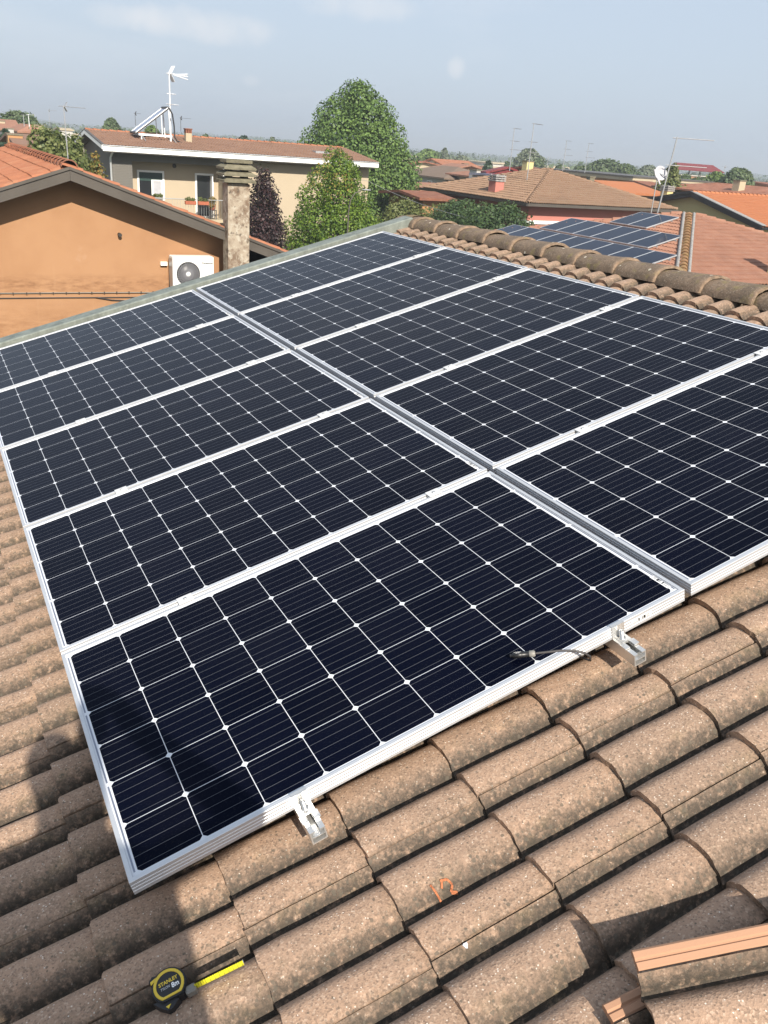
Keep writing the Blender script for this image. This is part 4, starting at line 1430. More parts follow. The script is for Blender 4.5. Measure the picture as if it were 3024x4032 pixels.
# roof
sl2 = (7.02 - 6.47) / (YR_ - 41.0)
zf = lambda y: 6.48 + (7.02 - 6.48) * (y - 41.0) / (YR_ - 41.0)
zb_ = lambda y: 7.02 - (y - YR_) * 0.178
RX0, RX1 = 7.62, 21.45
m = MB()
m.slab([(RX0, 41.0, zf(41.0) - 0.03), (RX1, 41.0, zf(41) - 0.03), (RX1, YR_, 6.99), (RX0, YR_, 6.99)], 0.12)
m.slab([(RX0, YR_ + 0.002, 6.99), (RX1, YR_ + 0.002, 6.99), (RX1, 49.4, zb_(49.4) - 0.03), (RX0, 49.4, zb_(49.4) - 0.03)], 0.12)
m.build('roof', MAT['soffit'], BH)
MB().box((RX0, 40.95, 6.245), (RX1, 40.998, 6.462)).build('fascia', MAT['white'], BH)
MB().box((RX0 + 0.05, 41.0, 6.20), (RX1 - 0.03, YF - 0.01, 6.244)).build('eave_soffit', MAT['soffit'], BH)
for ya, za, yb, zb2 in ((40.96, zf(41.0), YR_ - 0.002, 7.02), (YR_ + 0.002, 7.02, 49.45, zb_(49.45))):
    m = MB()
    m.prism([(ya, za - 0.17), (yb, zb2 - 0.17), (yb, zb2 + 0.01), (ya, za + 0.01)], 0, 0.04, Matrix(((0, 0, 1, RX0 - 0.042), (1, 0, 0, 0), (0, 1, 0, 0), (0, 0, 0, 1))))
    m.build('barge_board', MAT['white'], BH)
    m = MB()
    m.prism([(ya, za + 0.012), (yb, zb2 + 0.012), (yb, zb2 + 0.055), (ya, za + 0.055)], 0, 0.12, Matrix(((0, 0, 1, RX0 - 0.05), (1, 0, 0, 0), (0, 1, 0, 0), (0, 0, 0, 1))))
    m.build('verge_trim', MAT['barge'], BH)
tiled_slope(BH, [(RX0 + 0.06, 41.0, zf(41.0)), (RX1, 41.0, zf(41.0)), (RX1, YR_, 7.02), (RX0 + 0.06, YR_, 7.02)], (0, 1, 0.14), 'brown_tile')
cap_row(BH, (RX0, YR_, 7.01), (RX1, YR_, 7.01), 'orange_tile', 0.12, 0.38)
m = MB().tube([(8.07, 41.1, 6.2), (8.07, 41.35, 6.12), (8.07, 41.68, 5.95), (8.07, 41.69, 0)], 0.045, 10)
m.build('drainpipe', MAT['white_metal'], BH)
m = MB().tube([(RX0, 40.94, 6.475), (RX1, 40.94, 6.475)], 0.028, 8)
m.build('gutter', MAT['grey_metal'], BH)
chimney_part(BH, 12.18, 43.5, 6.3, 7.22, 0.29, 0.3, 'cream_wall', 'tile')
sk = MB().box((18.6, 42.6, zf(42.6) + 0.02), (19.35, 43.25, zf(42.6) + 0.14)).build('skylight', MAT['grey_metal'], BH)
MB().box((18.68, 42.66, zf(42.6) + 0.1405), (19.27, 43.2, zf(42.6) + 0.146)).build('pane', MAT['glass'], sk)
window_part(BH, 43.6, 44.5, 4.05, 5.3, X0 - 0.03, -1, 'glass', 0, 'X')
# balcony railing and plants
m = MB(); m.tube([(9.06, 41.53, 4.30), (13.4, 41.53, 4.30)], 0.022, 6); m.build('handrail', MAT['grey_metal'], BH)
BARM = MB().tube([(0, 0, 3.40), (0, 0, 4.30)], 0.008, 5).mesh('railing_bar', MAT['grey_metal'])
for i in range(34):
    place('railing_bar', BARM, BH, Matrix.Translation(Vector((9.15 + 0.128 * i, 41.53, 0)) - org(BH)))


def leaves(n, blobs, size, seed, shell=0.55, flat=0.35, clump=0.0):
    """Leaf faces through the volume of a crown made of ellipsoids."""
    R = np.random.default_rng(seed)
    b = np.array(blobs, float)
    vol = np.cbrt(b[:, 3] * b[:, 4] * b[:, 5]) ** 2
    idx = R.choice(len(b), n, p=vol / vol.sum())
    d = R.normal(size=(n, 3)); d /= np.linalg.norm(d, axis=1)[:, None]
    rad = shell + (1.04 - shell) * R.random(n) ** 0.6
    if clump:
        k = 240
        cc = R.normal(size=(k, 3)); cc /= np.linalg.norm(cc, axis=1)[:, None]
        near_ = np.concatenate([(d[i:i + 8000] @ cc.T).max(1) for i in range(0, n, 8000)])
        tuft = np.clip((near_ - 0.972) / 0.028, -1, 1)
        rad *= 1 + clump * tuft
    pos = b[idx, :3] + d * b[idx, 3:6] * rad[:, None]
    # drop leaves that sit deep inside another blob
    keep = np.ones(n, bool)
    for q in b:
        rr = np.sqrt((((pos - q[:3]) / q[3:6]) ** 2).sum(1))
        keep &= ~(rr < shell * 0.82)
    pos, d, rad, idx = pos[keep], d[keep], rad[keep], idx[keep]
    n = len(pos)
    nr = d + R.normal(size=(n, 3)) * 0.55 + np.array([0, 0, 0.35]); nr /= np.linalg.norm(nr, axis=1)[:, None]
    a = np.cross(nr, R.normal(size=(n, 3))); a /= np.linalg.norm(a, axis=1)[:, None] + 1e-9
    c_ = np.cross(nr, a)
    s = size * (0.6 + 0.8 * R.random(n))[:, None]
    v = np.stack([pos + a * s * 0.5, pos + c_ * s * flat + nr * s * 0.06, pos - a * s * 0.5, pos - c_ * s * flat + nr * s * 0.06], 1).reshape(-1, 3)
    tint = np.clip(R.normal(0.42, 0.22, n) + 0.25 * (R.random(len(b))[idx] - 0.5), 0, 1)
    return v, tint


def crown(name, mat, parent, n, blobs, size, seed, shell=0.55, flat=0.35, clump=0.0, stuff=False):
    v, tint = leaves(n, blobs, size, seed, shell, flat, clump)
    og = org(parent) if parent is not None else Vector((0, 0, 0))
    v = v - np.array(og)
    k = len(v) // 4
    me = bpy.data.meshes.new(name)
    me.vertices.add(4 * k); me.vertices.foreach_set('co', v.astype(np.float32).ravel())
    me.loops.add(4 * k); me.loops.foreach_set('vertex_index', np.arange(4 * k, dtype=np.int32))
    me.polygons.add(k)
    me.polygons.foreach_set('loop_start', np.arange(0, 4 * k, 4, dtype=np.int32))
    me.polygons.foreach_set('loop_total', np.full(k, 4, dtype=np.int32))
    at = me.attributes.new('tint', 'FLOAT', 'FACE')
    at.data.foreach_set('value', tint.astype(np.float32))
    me.materials.append(MAT[mat])
    me.update(calc_edges=True)
    return place(name, me, parent)


def trunk(parent, x, y, z1, r, seed, spread=0.5, n=6):
    R = random.Random(seed)
    m = MB()
    m.tube([(x, y, 0), (x + 0.05, y, z1 * 0.3), (x - 0.04, y + 0.05, z1 * 0.6), (x, y, z1)], [r, r * 0.8, r * 0.55, r * 0.15], 8)
    for i in range(n):
        a = 2 * math.pi * i / n + R.random()
        z = z1 * (0.35 + 0.5 * i / n)
        l = spread * (1 - 0.5 * i / n)
        m.tube([(x, y, z), (x + math.cos(a) * l * 0.5, y + math.sin(a) * l * 0.5, z + l * 0.35), (x + math.cos(a) * l, y + math.sin(a) * l, z + l * 0.9)], [r * 0.35, r * 0.22, r * 0.06], 5)
    return m.build('trunk', MAT['bark'], parent)


def tree(name, label, cat, x, y, ztop, zbot, rx, ry, mat, n, size, seed, shape='egg', shell=0.5, group=None, clump=0.12, r=0.16, flat=0.35):
    o = thing(name, label, cat, (x, y, 0), group)
    trunk(o, x, y, zbot + (ztop - zbot) * 0.75, r, seed, rx * 0.7)
    R = random.Random(seed)
    H_ = ztop - zbot
    bl = []
    if shape == 'cone':
        prof_ = [(0.02, 0.95), (0.14, 1.0), (0.28, 0.98), (0.42, 0.9), (0.56, 0.80), (0.70, 0.66), (0.83, 0.47), (0.93, 0.26)]
    elif shape == 'dome':
        prof_ = [(0.02, 0.95), (0.12, 1.0), (0.24, 1.0), (0.36, 0.97), (0.48, 0.9), (0.60, 0.8), (0.71, 0.68), (0.81, 0.54), (0.90, 0.38), (0.96, 0.22)]
    elif shape == 'egg':
        prof_ = [(0.08, 0.72), (0.2, 0.95), (0.35, 1.0), (0.5, 0.93), (0.65, 0.78), (0.8, 0.56), (0.92, 0.30)]
    else:
        prof_ = [(0.15, 0.75), (0.35, 1.0), (0.55, 0.98), (0.75, 0.75), (0.9, 0.45)]
    for f, k in prof_:
        z = zbot + H_ * f
        c = max(3, int(6 * k))
        for i in range(c):
            a = 2 * math.pi * i / c + R.random() * 0.9
            rr = k * 0.55 * (0.9 + 0.25 * R.random())
            q = 0.48 * k * (0.85 + 0.4 * R.random()) + 0.05
            bl.append((x + math.cos(a) * rx * rr, y + math.sin(a) * ry * rr, z + R.uniform(-0.03, 0.03) * H_, rx * q, ry * q, max(H_ * 0.10, rx * q * 0.8)))
        bl.append((x, y, z, rx * k * 0.6, ry * k * 0.6, H_ * 0.1))
    crown('crown', mat, o, int(n * 1.9), bl, size * 1.15, seed, shell, flat + 0.1, clump)
    return o, bl


# plants on the balcony
for (x, z, kind_, lab, i) in ((11.66, 4.16, 'box', 'terracotta flower box with low green plants, left one on the balcony railing', 1), (12.28, 4.16, 'box', 'terracotta flower box hung in front of the balcony door, right one', 2)):
    p = thing('flower_box', lab, 'flower box', (x, 41.42, z), 'flower boxes on the balcony railing')
    MB().bev((x - 0.27, 41.32, z - 0.09), (x + 0.27, 41.50, z + 0.08), 0.015).build('box', MAT['clay_pot'], p)
    crown('plant', 'garden', p, 260, [(x - 0.12, 41.4, z + 0.16, 0.16, 0.1, 0.13), (x + 0.1, 41.4, z + 0.13, 0.14, 0.1, 0.1)], 0.07, 60 + i, 0.2)
p = thing('potted_plant', 'potted plant with yellowish leaves on a stand at the balcony corner', 'plant', (12.85, 41.75, 3.4))
MB().lathe([(0.0, 0.42), (0.12, 0.42), (0.16, 0.68), (0.0, 0.66)], (12.85, 41.75, 3.4), 12).build('pot', MAT['clay_pot'], p)
m = MB()
for dx, dy in ((-0.14, -0.12), (0.14, -0.12), (-0.14, 0.12), (0.14, 0.12)):
    m.box((12.85 + dx - 0.012, 41.75 + dy - 0.012, 3.4), (12.85 + dx + 0.012, 41.75 + dy + 0.012, 3.84))
m.box((12.69, 41.61, 3.80), (13.01, 41.89, 3.822)); m.box((12.69, 41.61, 3.55), (13.01, 41.89, 3.57))
m.build('stand', MAT['dark_metal'], p)
crown('plant', 'reddish', p, 420, [(12.85, 41.75, 4.25, 0.2, 0.2, 0.22), (12.78, 41.7, 4.05, 0.2, 0.18, 0.12)], 0.08, 70, 0.2)
p = thing('potted_plant', 'low green plants standing in the window with the half lowered shutter', 'plant', (10.3, 42.5, 4.17))
MB().bev((10.12, 42.44, 4.17), (10.60, 42.58, 4.27), 0.015).build('pot', MAT['grey_plastic'], p)
crown('plant', 'garden', p, 240, [(10.25, 42.5, 4.36, 0.16, 0.08, 0.1), (10.48, 42.5, 4.36, 0.14, 0.08, 0.12)], 0.07, 71, 0.2)
lab = 'small white folding table and chair frame standing behind the balcony railing'

# solar water collector on its roof
SC = thing('solar_collector', 'tilted solar water collector in a white frame on the brown tiled roof', 'solar collector', (10.5, 43.4, 6.7))
CB0, CB1 = Vector((9.62, 43.2, 7.05)), Vector((11.18, 43.2, 8.22))      # low and high ends of the near long edge
wd = Vector((0, 1.1, 0.0))
ex = (CB1 - CB0).normalized(); nz_ = ex.cross(Vector((0, 1, 0))) * -1
nz_ = Vector((0, 1, 0)).cross(ex) * -1 if nz_.z < 0 else nz_
q = [CB0, CB1, CB1 + wd, CB0 + wd]
MB().slab([p + nz_ * 0.05 for p in (q[0] + ex * .06 + Vector((0, .07, 0)), q[1] - ex * .06 + Vector((0, .07, 0)), q[2] - ex * .06 - Vector((0, .07, 0)), q[3] + ex * .06 - Vector((0, .07, 0)))], 0.02).build('glass', MAT['bluish_glass'], SC)
m = MB()
m.slab([p + nz_ * 0.025 for p in q], 0.05)
m.build('tray', MAT['dark_metal'], SC)
for a_, b_ in ((q[0], q[1]), (q[3], q[2])):
    m = MB(); m.tube([a_ + nz_ * 0.045, b_ + nz_ * 0.045], 0.024, 6); m.build('side_rail', MAT['white_metal'], SC)
m = MB(); m.tube([q[1] + nz_ * 0.05, q[2] + nz_ * 0.05], 0.06, 10); m.build('header_pipe', MAT['dark_metal'], SC)
m = MB(); m.tube([q[0] + nz_ * 0.03, q[3] + nz_ * 0.03], 0.065, 10); m.build('lower_pipe', MAT['dark_metal'], SC)
for yy in (43.2, 44.3):
    m = MB()
    m.box((9.72, yy - 0.03, 6.97), (11.32, yy + 0.03, 7.06))
    m.build('base_beam', MAT['white_metal'], SC)
    m = MB(); m.tube([(11.24, yy, 7.06), (11.18, yy, 8.18)], 0.03, 6); m.build('rear_post', MAT['white_metal'], SC)
    m = MB(); m.tube([(10.85, yy, 7.06), (10.82, yy, 7.92)], 0.022, 6); m.build('rear_post', MAT['white_metal'], SC)
    for xx in (9.86, 11.24):
        m = MB(); m.box((xx - 0.035, yy - 0.03, zf(yy) - 0.02), (xx + 0.035, yy + 0.03, 6.97)); m.build('foot', MAT['white_metal'], SC)
for xx in (9.86, 11.3):
    m = MB(); m.tube([(xx, 43.2, 7.0), (xx + 0.05, 42.6, zf(42.6) + 0.07)], 0.022, 5); m.build('brace', MAT['grey_metal'], SC)
m = MB(); m.tube([(11.2, 43.15, 8.25), (11.33, 43.1, 8.0), (11.40, 43.1, 7.5), (11.40, 43.05, 7.0), (11.5, 43.0, 6.83), (11.8, 43.0, 6.74), (12.1, 43.0, 6.72)], 0.035, 8); m.build('insulated_hose', MAT['black'], SC)

# ------------------------------------------------------------------ television aerials


def aerial(label, base, top, mat, items, group='television aerials', r=0.022, name='tv_aerial'):
    """Mast with yagis: items are (height fraction, heading degrees, length, element half width, elements, reflector)."""
    base, top = Vector(base), Vector(top)
    o = thing(name, label, 'aerial', base, group)
    m = MB(); m.tube([base, base.lerp(top, 0.5), top], [r, r * 0.9, r * 0.75], 6); m.build('mast', MAT[mat], o)
    for fr_, hd, ln, hw, ne, refl in items:
        p = base.lerp(top, fr_)
        d = Vector((math.sin(math.radians(hd)), math.cos(math.radians(hd)), 0)); s_ = Vector((d.y, -d.x, 0))
        m = MB(); m.tube([p - d * 0.15, p + d * ln], r * 0.5, 4)
        b = m.build('boom', MAT[mat], o)
        m = MB()
        for k in range(ne):
            c = p + d * (ln * (k + 0.5) / ne)
            w_ = hw * (1 - 0.35 * k / ne)
            m.tube([c - s_ * w_, c + s_ * w_], r * 0.36, 4)
        tag(m.build('dipole', MAT[mat], b), kind='stuff')
        if refl:
            for sg in (1, -1):
                m = MB()
                up_ = Vector((0, 0, sg))
                q0 = p + d * 0.02
                e1 = (up_ * 0.34 + d * 0.2) * refl
                m.slab([q0 - s_ * 0.16 * refl, q0 + s_ * 0.16 * refl, q0 + s_ * 0.16 * refl + e1, q0 - s_ * 0.16 * refl + e1], 0.012)
                m.build('reflector', MAT[mat], b)
    return o


def mast(px0, py0, px1, py1, D):
    a_ = at_d(px0, py0, D)
    b_ = at_d(px1, py1, D)
    return Vector((a_.x, a_.y, a_.z - 0.3)), Vector((a_.x, a_.y, b_.z))


wa = aerial('tall white aerial mast with three booms beside the tilted solar collector', (11.36, 43.6, 6.75), (11.36, 43.6, 9.80), 'white_metal', [(0.985, 75, 0.95, 0.12, 5, 1.0), (0.70, 80, 0.3, 0.1, 2, False), (0.55, 140, 0.35, 0.42, 2, False)], r=0.036)
for dz in (-0.08, 0.0, 0.07):
    m = MB(); m.tube([(11.55, 43.62, 9.72), (12.28, 43.7, 9.70 + dz * 1.6)], 0.02, 5); m.build('boom', MAT['white_metal'], wa)
aerial('dark aerial with a striped boom, standing among the leaves left of the beige house', at_y(268, 622, 26) - Vector((0, 0, 0.3)), at_y(250, 415, 26), 'grey_metal', [(0.985, 78, 0.62, 0.06, 7, 0.35), (0.70, 60, 0.12, 0.06, 1, False)], r=0.017)
aerial('grey aerial with a white top boom, left of the two behind the pink house chimney', *mast(2008, 655, 2022, 503, 66), 'grey_metal', [(0.99, 62, 1.0, 0.18, 6, False), (0.7, 62, 0.8, 0.3, 3, False), (0.5, 150, 0.6, 0.7, 2, False)], r=0.03)
pa = aerial('tall grey aerial standing on top of the pink house roof', *mast(2077, 690, 2096, 484, 52), 'grey_metal', [(0.99, 62, 1.1, 0.16, 8, 0), (0.68, 62, 0.55, 0.22, 3, False), (0.5, 150, 0.35, 0.45, 2, False)], r=0.026)
aerial('thin aerial right of the round grey green tree, left one of a pair', *mast(2217, 660, 2232, 553, 92), 'grey_metal', [(0.99, 62, 1.0, 0.2, 5, False), (0.72, 62, 0.9, 0.3, 3, False), (0.52, 150, 0.8, 0.7, 2, False)], r=0.032)
aerial('thin aerial above the flat roofed building, right one of a pair', *mast(2304, 668, 2321, 563, 92), 'grey_metal', [(0.99, 62, 1.0, 0.2, 5, False), (0.72, 62, 0.9, 0.3, 3, False), (0.52, 150, 0.8, 0.7, 2, False)], r=0.032)
aerial('small dark aerial seen between collector and chimney of the beige house', *mast(712, 505, 716, 462, 90), 'dark_metal', [(0.95, 75, 1.1, 0.15, 4, 0.5)], r=0.022)
aerial('small dark aerial seen left of the tilted collector', *mast(533, 480, 536, 444, 90), 'dark_metal', [(0.95, 75, 0.6, 0.15, 4, 0.5)], r=0.022)
aerial('faint aerial on the left, between the round tree and the striped aerial', *mast(197, 500, 196, 432, 120), 'grey_metal', [(0.97, 75, 1.0, 0.2, 4, 0.5)], r=0.028)
aerial('pale aerial with a cross boom in front of the round tree at far left', *mast(115, 490, 114, 450, 75), 'white_metal', [(0.97, 75, 0.5, 0.3, 4, False)], r=0.03)
aerial('pale mast standing left of the round tree at far left', *mast(94, 480, 92, 452, 75), 'grey_metal', [(0.97, 75, 0.35, 0.3, 3, False)], r=0.03)
aerial('faint aerial far off, above the trees in front of the maroon canopy', *mast(2848, 690, 2847, 655, 150), 'grey_metal', [(0.97, 60, 0.6, 0.5, 3, 0.5)], r=0.04)
aerial('faint small aerial between the grey green tree and the pair of thin aerials', *mast(2154, 655, 2158, 617, 120), 'grey_metal', [(0.97, 60, 0.5, 0.3, 3, False)], r=0.03)

# ------------------------------------------------------------------ terracotta roof with older panels
TH_ = thing('terracotta_roofed_house', 'house with a terracotta hip roof carrying three rows of older dark panels', 'house', (26, 23.6, 0))
t15 = math.tan(math.radians(15))
AX, AY, AZ = 25.93, 23.60, 5.76
E_ = 6.2
ze = AZ - E_ * t15
cFL, cBL, cFR, cBR = (AX - E_, AY - E_, ze), (AX - E_, AY + E_, ze), (AX + E_, AY - E_, ze), (AX + E_, AY + E_, ze)
A_ = (AX, AY, AZ)
m = MB()
for a_, b_ in ((cBL, cFL), (cFL, cFR), (cFR, cBR), (cBR, cBL)):
    m.add([Vector(p) - Vector((0, 0, 0.05)) for p in (a_, b_, A_)], [(0, 1, 2)])
m.add([Vector(p) - Vector((0, 0, 0.2)) for p in (cFL, cFR, cBR, cBL)], [(3, 2, 1, 0)])
m.build('roof', MAT['terracotta'], TH_)
MB().box((AX - E_ + 0.8, AY - E_ + 0.8, 0), (AX + E_ - 0.8, AY + E_ - 0.8, ze - 0.02)).build('wall', MAT['cream_wall'], TH_)
tiled_slope(TH_, [cFL, A_, cFR], (0, 1, t15), 'terracotta')
tiled_slope(TH_, [cBL, A_, cFL], (1, 0, t15), 'terracotta')
cap_row(TH_, cFL, A_, 'lichen_tile', 0.13, 0.36, 'hip_tile')
cap_row(TH_, cBL, A_, 'terracotta', 0.12, 0.36, 'hip_tile')
cap_row(TH_, cFR, A_, 'terracotta', 0.12, 0.36, 'hip_tile')
for s_ in (-1, 1):
    m = MB()
    a_, b_ = Vector(A_), Vector(cFL)
    off = Vector((s_ * 0.13, -s_ * 0.13, 0.045))
    m.tube([a_ + off + Vector((-.2, -.2, -.05)), b_ + off], 0.06, 5)
    m.build('mortar_strip', MAT['mortar'], TH_)
# chimney of this house at the right edge of the picture
cx_, cy_ = 24.45, 17.93
chz = AZ + (cy_ - AY) * t15
c_ = chimney_part(TH_, cx_, cy_, chz - 0.2, chz + 0.85, 0.42, 0.42, 'yellow_wall', 'none', 'red_tile')
for i in range(3):
    MB().box((cx_ - 0.27 - 0.03 * (i % 2), cy_ - 0.27 - 0.03 * (i % 2), chz + 0.925 + 0.09 * i), (cx_ + 0.27 + 0.03 * (i % 2), cy_ + 0.27 + 0.03 * (i % 2), chz + 0.97 + 0.09 * i)).build('cap_tile', MAT['red_tile'], c_)
MB().box((cx_ - 0.2, cy_ - 0.2, chz + 0.97), (cx_ + 0.2, cy_ + 0.2, chz + 1.1)).build('cap_core', MAT['dark_metal'], c_)
# older modules: portrait panels in rows along Y
sd = Vector((math.cos(math.radians(15)), 0, math.sin(math.radians(15))))
nd = Vector((-math.sin(math.radians(15)), 0, math.cos(math.radians(15))))
PVG = MB().box((0.02, 0.02, 0.0), (1.54, 0.98, 0.036)).mesh('module_glass', MAT['pv'])
f_ = MB().box((0, 0, 0), (1.56, 0.02, 0.04)).box((0, 0.98, 0), (1.56, 1.0, 0.04)).box((0, 0.02, 0), (0.02, 0.98, 0.04)).box((1.54, 0.02, 0), (1.56, 0.98, 0.04))
PVF = f_.mesh('frame', MAT['alu'])
rows_ = (('lowest', 20.05, 19.55, 9, 4.46), ('middle', 21.72, 21.08, 6, 4.71), ('uppermost', 23.46, 23.12, 2, 5.18))
ordn = ['first', 'second', 'third', 'fourth', 'fifth', 'sixth', 'seventh', 'eighth', 'ninth']
for rn, xb, y0, cnt, zb in rows_:
    for k in range(cnt):
        p = bpy.data.objects.new('old_solar_panel', None); col.objects.link(p)
        og = Vector((xb, y0 + 1.012 * k, 0)); og.z = AZ + (xb - AX) * t15 + 0.085
        p.matrix_world = Matrix(((sd.x, 0, nd.x, og.x), (0, 1, 0, og.y), (sd.z, 0, nd.z, og.z), (0, 0, 0, 1)))
        tag(p, 'dark panel on the terracotta roof, %s row, %s from the right' % (rn, ordn[k]), 'solar panel', 'older panels on the terracotta roof')
        place('module_glass', PVG, p); place('frame', PVF, p)
    for dx in (0.35, 1.2):
        m = MB()
        a_ = Vector((xb + dx * sd.x, y0 - 0.08, AZ + (xb + dx * sd.x - AX) * t15 + 0.06))
        m.box((a_.x - 0.02, a_.y, a_.z - 0.045), (a_.x + 0.02, a_.y + 1.012 * cnt + 0.1, a_.z + 0.02))
        tag(m.build('panel_rail', MAT['grey_metal']), 'rail carrying the %s row of older panels, %s one' % (rn, 'lower' if dx < 1 else 'upper'), 'mounting rail', 'rails under the older panels')
# mast with dish on that roof
mb = Vector((25.29, 24.6, 5.45))
ma = aerial('galvanised aerial mast with two long booms rising behind the uppermost older panels', mb, (25.40, 24.4, 8.36), 'grey_metal', [(0.985, 128, 1.35, 0.10, 8, False), (0.66, 128, 1.35, 0.02, 3, False)], r=0.032)
m = MB()
dc = Vector((25.2, 24.75, 7.05))
M_ = Matrix.Translation(dc) @ Vector((-0.15, -0.95, 0.35)).to_track_quat('Z', 'Y').to_matrix().to_4x4()
m.lathe([(0.0, 0.0), (0.12, 0.012), (0.20, 0.04), (0.27, 0.075), (0.275, 0.07), (0.20, 0.03), (0.0, -0.012)], (0, 0, 0), 24, M_)
m.build('satellite_dish', MAT['curtain'], ma)
m = MB(); m.tube([dc, mb.lerp(Vector((25.40, 24.4, 8.36)), 0.52)], 0.025, 6); m.build('dish_bracket', MAT['grey_metal'], ma)
sa = thing('tv_aerial', 'short leaning pole with a white cross bracket left of the galvanised mast', 'aerial', at_x(2570, 801, 27.5), 'television aerials')
pb = at_x(2570, 805, 27.5)
pt_ = at_x(2588, 700, 27.5)
m = MB(); m.tube([pb - Vector((0, 0, 0.6)), pt_], 0.022, 6); m.build('mast', MAT['grey_metal'], sa)
for dv in (Vector((0.1, -0.42, 0.22)), Vector((-0.05, 0.2, 0.3)), Vector((0.05, -0.18, -0.25))):
    m = MB(); m.tube([pt_, pt_ + dv], 0.035, 6); m.build('cross_arm', MAT['curtain'], sa)

# ------------------------------------------------------------------ pink house
PH = thing('pink_house', 'pink house with a low tan hip roof behind the dark rounded shrub', 'house', (27, 33, 0))
px0, py0, pz0 = 27.56, 36.08, 5.14
pax, pay, paz = 32.79, 41.31, 6.70
pw = 2 * (pax - px0)
ridge_b = (pax, pay + 0.6, paz)
XE2, YE2 = px0 + pw, pay + 0.6 + (pay - py0)
cA, cB, cC, cD = (px0, py0, pz0), (XE2, py0, pz0), (XE2, YE2, pz0), (px0, YE2, pz0)
rA, rB = (pax, pay, paz), ridge_b
m = MB()
dz = Vector((0, 0, 0.05))
for poly in ((cA, cB, rA), (cD, cA, rA, rB), (cC, cD, rB), (cB, cC, rB, rA)):
    m.add([Vector(p) - dz for p in poly], [tuple(range(len(poly)))])
m.add([Vector(p) - Vector((0, 0, 0.16)) for p in (cA, cB, cC, cD)], [(3, 2, 1, 0)])
m.build('roof', MAT['tan_tile'], PH)
tiled_slope(PH, [cD, cA, rA, rB], (1, 0, 0.3), 'tan_tile')
tiled_slope(PH, [cA, cB, rA], (0, 1, 0.3), 'tan_tile')
cap_row(PH, cA, rA, 'tan_tile', 0.11, 0.36, 'hip_tile')
cap_row(PH, cD, rB, 'tan_tile', 0.11, 0.36, 'hip_tile')
cap_row(PH, cB, rA, 'tan_tile', 0.11, 0.36, 'hip_tile')
cap_row(PH, rA, rB, 'tan_tile', 0.11, 0.36, 'ridge_tile')
MB().box((px0 + 0.62, py0 + 0.62, 0), (XE2 - 0.62, YE2 - 0.62, pz0 - 0.15)).build('wall', MAT['pink_wall'], PH)
for nm, lo, hi in (('gutter', (px0 - 0.1, py0 - 0.1, pz0 - 0.16), (px0 + 0.02, YE2, pz0 - 0.02)), ('gutter', (px0 + 0.022, py0 - 0.1, pz0 - 0.16), (XE2, py0 + 0.02, pz0 - 0.02))):
    MB().box(lo, hi).build(nm, MAT['dark_metal'] if lo[0] < px0 and hi[1] > py0 + 1 else MAT['barge'], PH)
for zz in (4.08, ):
    MB().box((px0 + 0.56, py0 + 0.56, zz), (XE2 - 0.56, py0 + 0.615, zz + 0.17)).build('band', MAT['white'], PH)
    MB().box((px0 + 0.56, py0 + 0.617, zz), (px0 + 0.615, YE2 - 0.6, zz + 0.17)).build('band', MAT['white'], PH)
m = MB().tube([(px0 + 0.05, 37.7, pz0 - 0.15), (px0 + 0.3, 37.7, pz0 - 0.35), (px0 + 0.55, 37.7, pz0 - 0.5), (px0 + 0.56, 37.7, 0)], 0.05, 8); m.build('drainpipe', MAT['dark_metal'], PH)
window_part(PH, 37.2, 38.2, 2.6, 3.95, px0 + 0.62, -1, 'glass', 0.0, 'X', 'barge')
window_part(PH, 29.0, 30.3, 2.5, 3.8, py0 + 0.62, -1, 'glass', 0.0, 'Y', 'white')
cz = pz0 + 0.9 * 0.298
pc = chimney_part(PH, 28.46, 40.31, cz - 0.2, 5.95, 0.56, 0.66, 'pink_wall', 'slabs', 'mortar', 3)

# ------------------------------------------------------------------ yellow house at right
YH = thing('yellow_house', 'pale yellow gabled house with black barge boards and new orange tiles, at right', 'house', (46, 38, 0))
GX, gy, gz = 42.0, 39.2, 5.98
yR, zR_ = 33.45, 4.57
yL, zL_ = 44.2, 5.0
sR = (gz - zR_) / (gy - yR); sL = (gz - zL_) / (yL - gy)
Mx_ = Matrix(((0, 0, 1, GX + 0.5), (1, 0, 0, 0), (0, 1, 0, 0), (0, 0, 0, 1)))
MB().prism([(yR + 0.6, 0), (yL - 0.4, 0), (yL - 0.4, zL_ + 0.4 * sL - 0.2), (gy, gz - 0.22), (yR + 0.6, zR_ + 0.6 * sR - 0.2)], 0, 10.5, Mx_).build('wall', MAT['yellow_wall'], YH)
m = MB()
m.slab([(GX, yR, zR_ - 0.05), (GX + 12, yR, zR_ - 0.05), (GX + 12, gy, gz - 0.05), (GX, gy, gz - 0.05)], 0.12)
m.slab([(GX, gy + 0.003, gz - 0.05), (GX + 12, gy + 0.003, gz - 0.05), (GX + 12, yL, zL_ - 0.05), (GX, yL, zL_ - 0.05)], 0.12)
m.build('roof', MAT['new_tile'], YH)
for ya, za, yb, zb in ((yR - 0.05, zR_, gy - 0.003, gz), (gy + 0.003, gz, yL + 0.05, zL_)):
    m = MB()
    m.prism([(ya, za - 0.24), (yb, zb - 0.24), (yb, zb - 0.03), (ya, za - 0.03)], 0, 0.05, Matrix(((0, 0, 1, GX - 0.052), (1, 0, 0, 0), (0, 1, 0, 0), (0, 0, 0, 1))))
    m.prism([(ya, za - 0.05), (yb, zb - 0.05), (yb, zb + 0.08), (ya, za + 0.08)], 0, 0.12, Matrix(((0, 0, 1, GX - 0.12), (1, 0, 0, 0), (0, 1, 0, 0), (0, 0, 0, 1))))
    m.build('barge_board', MAT['black'], YH)
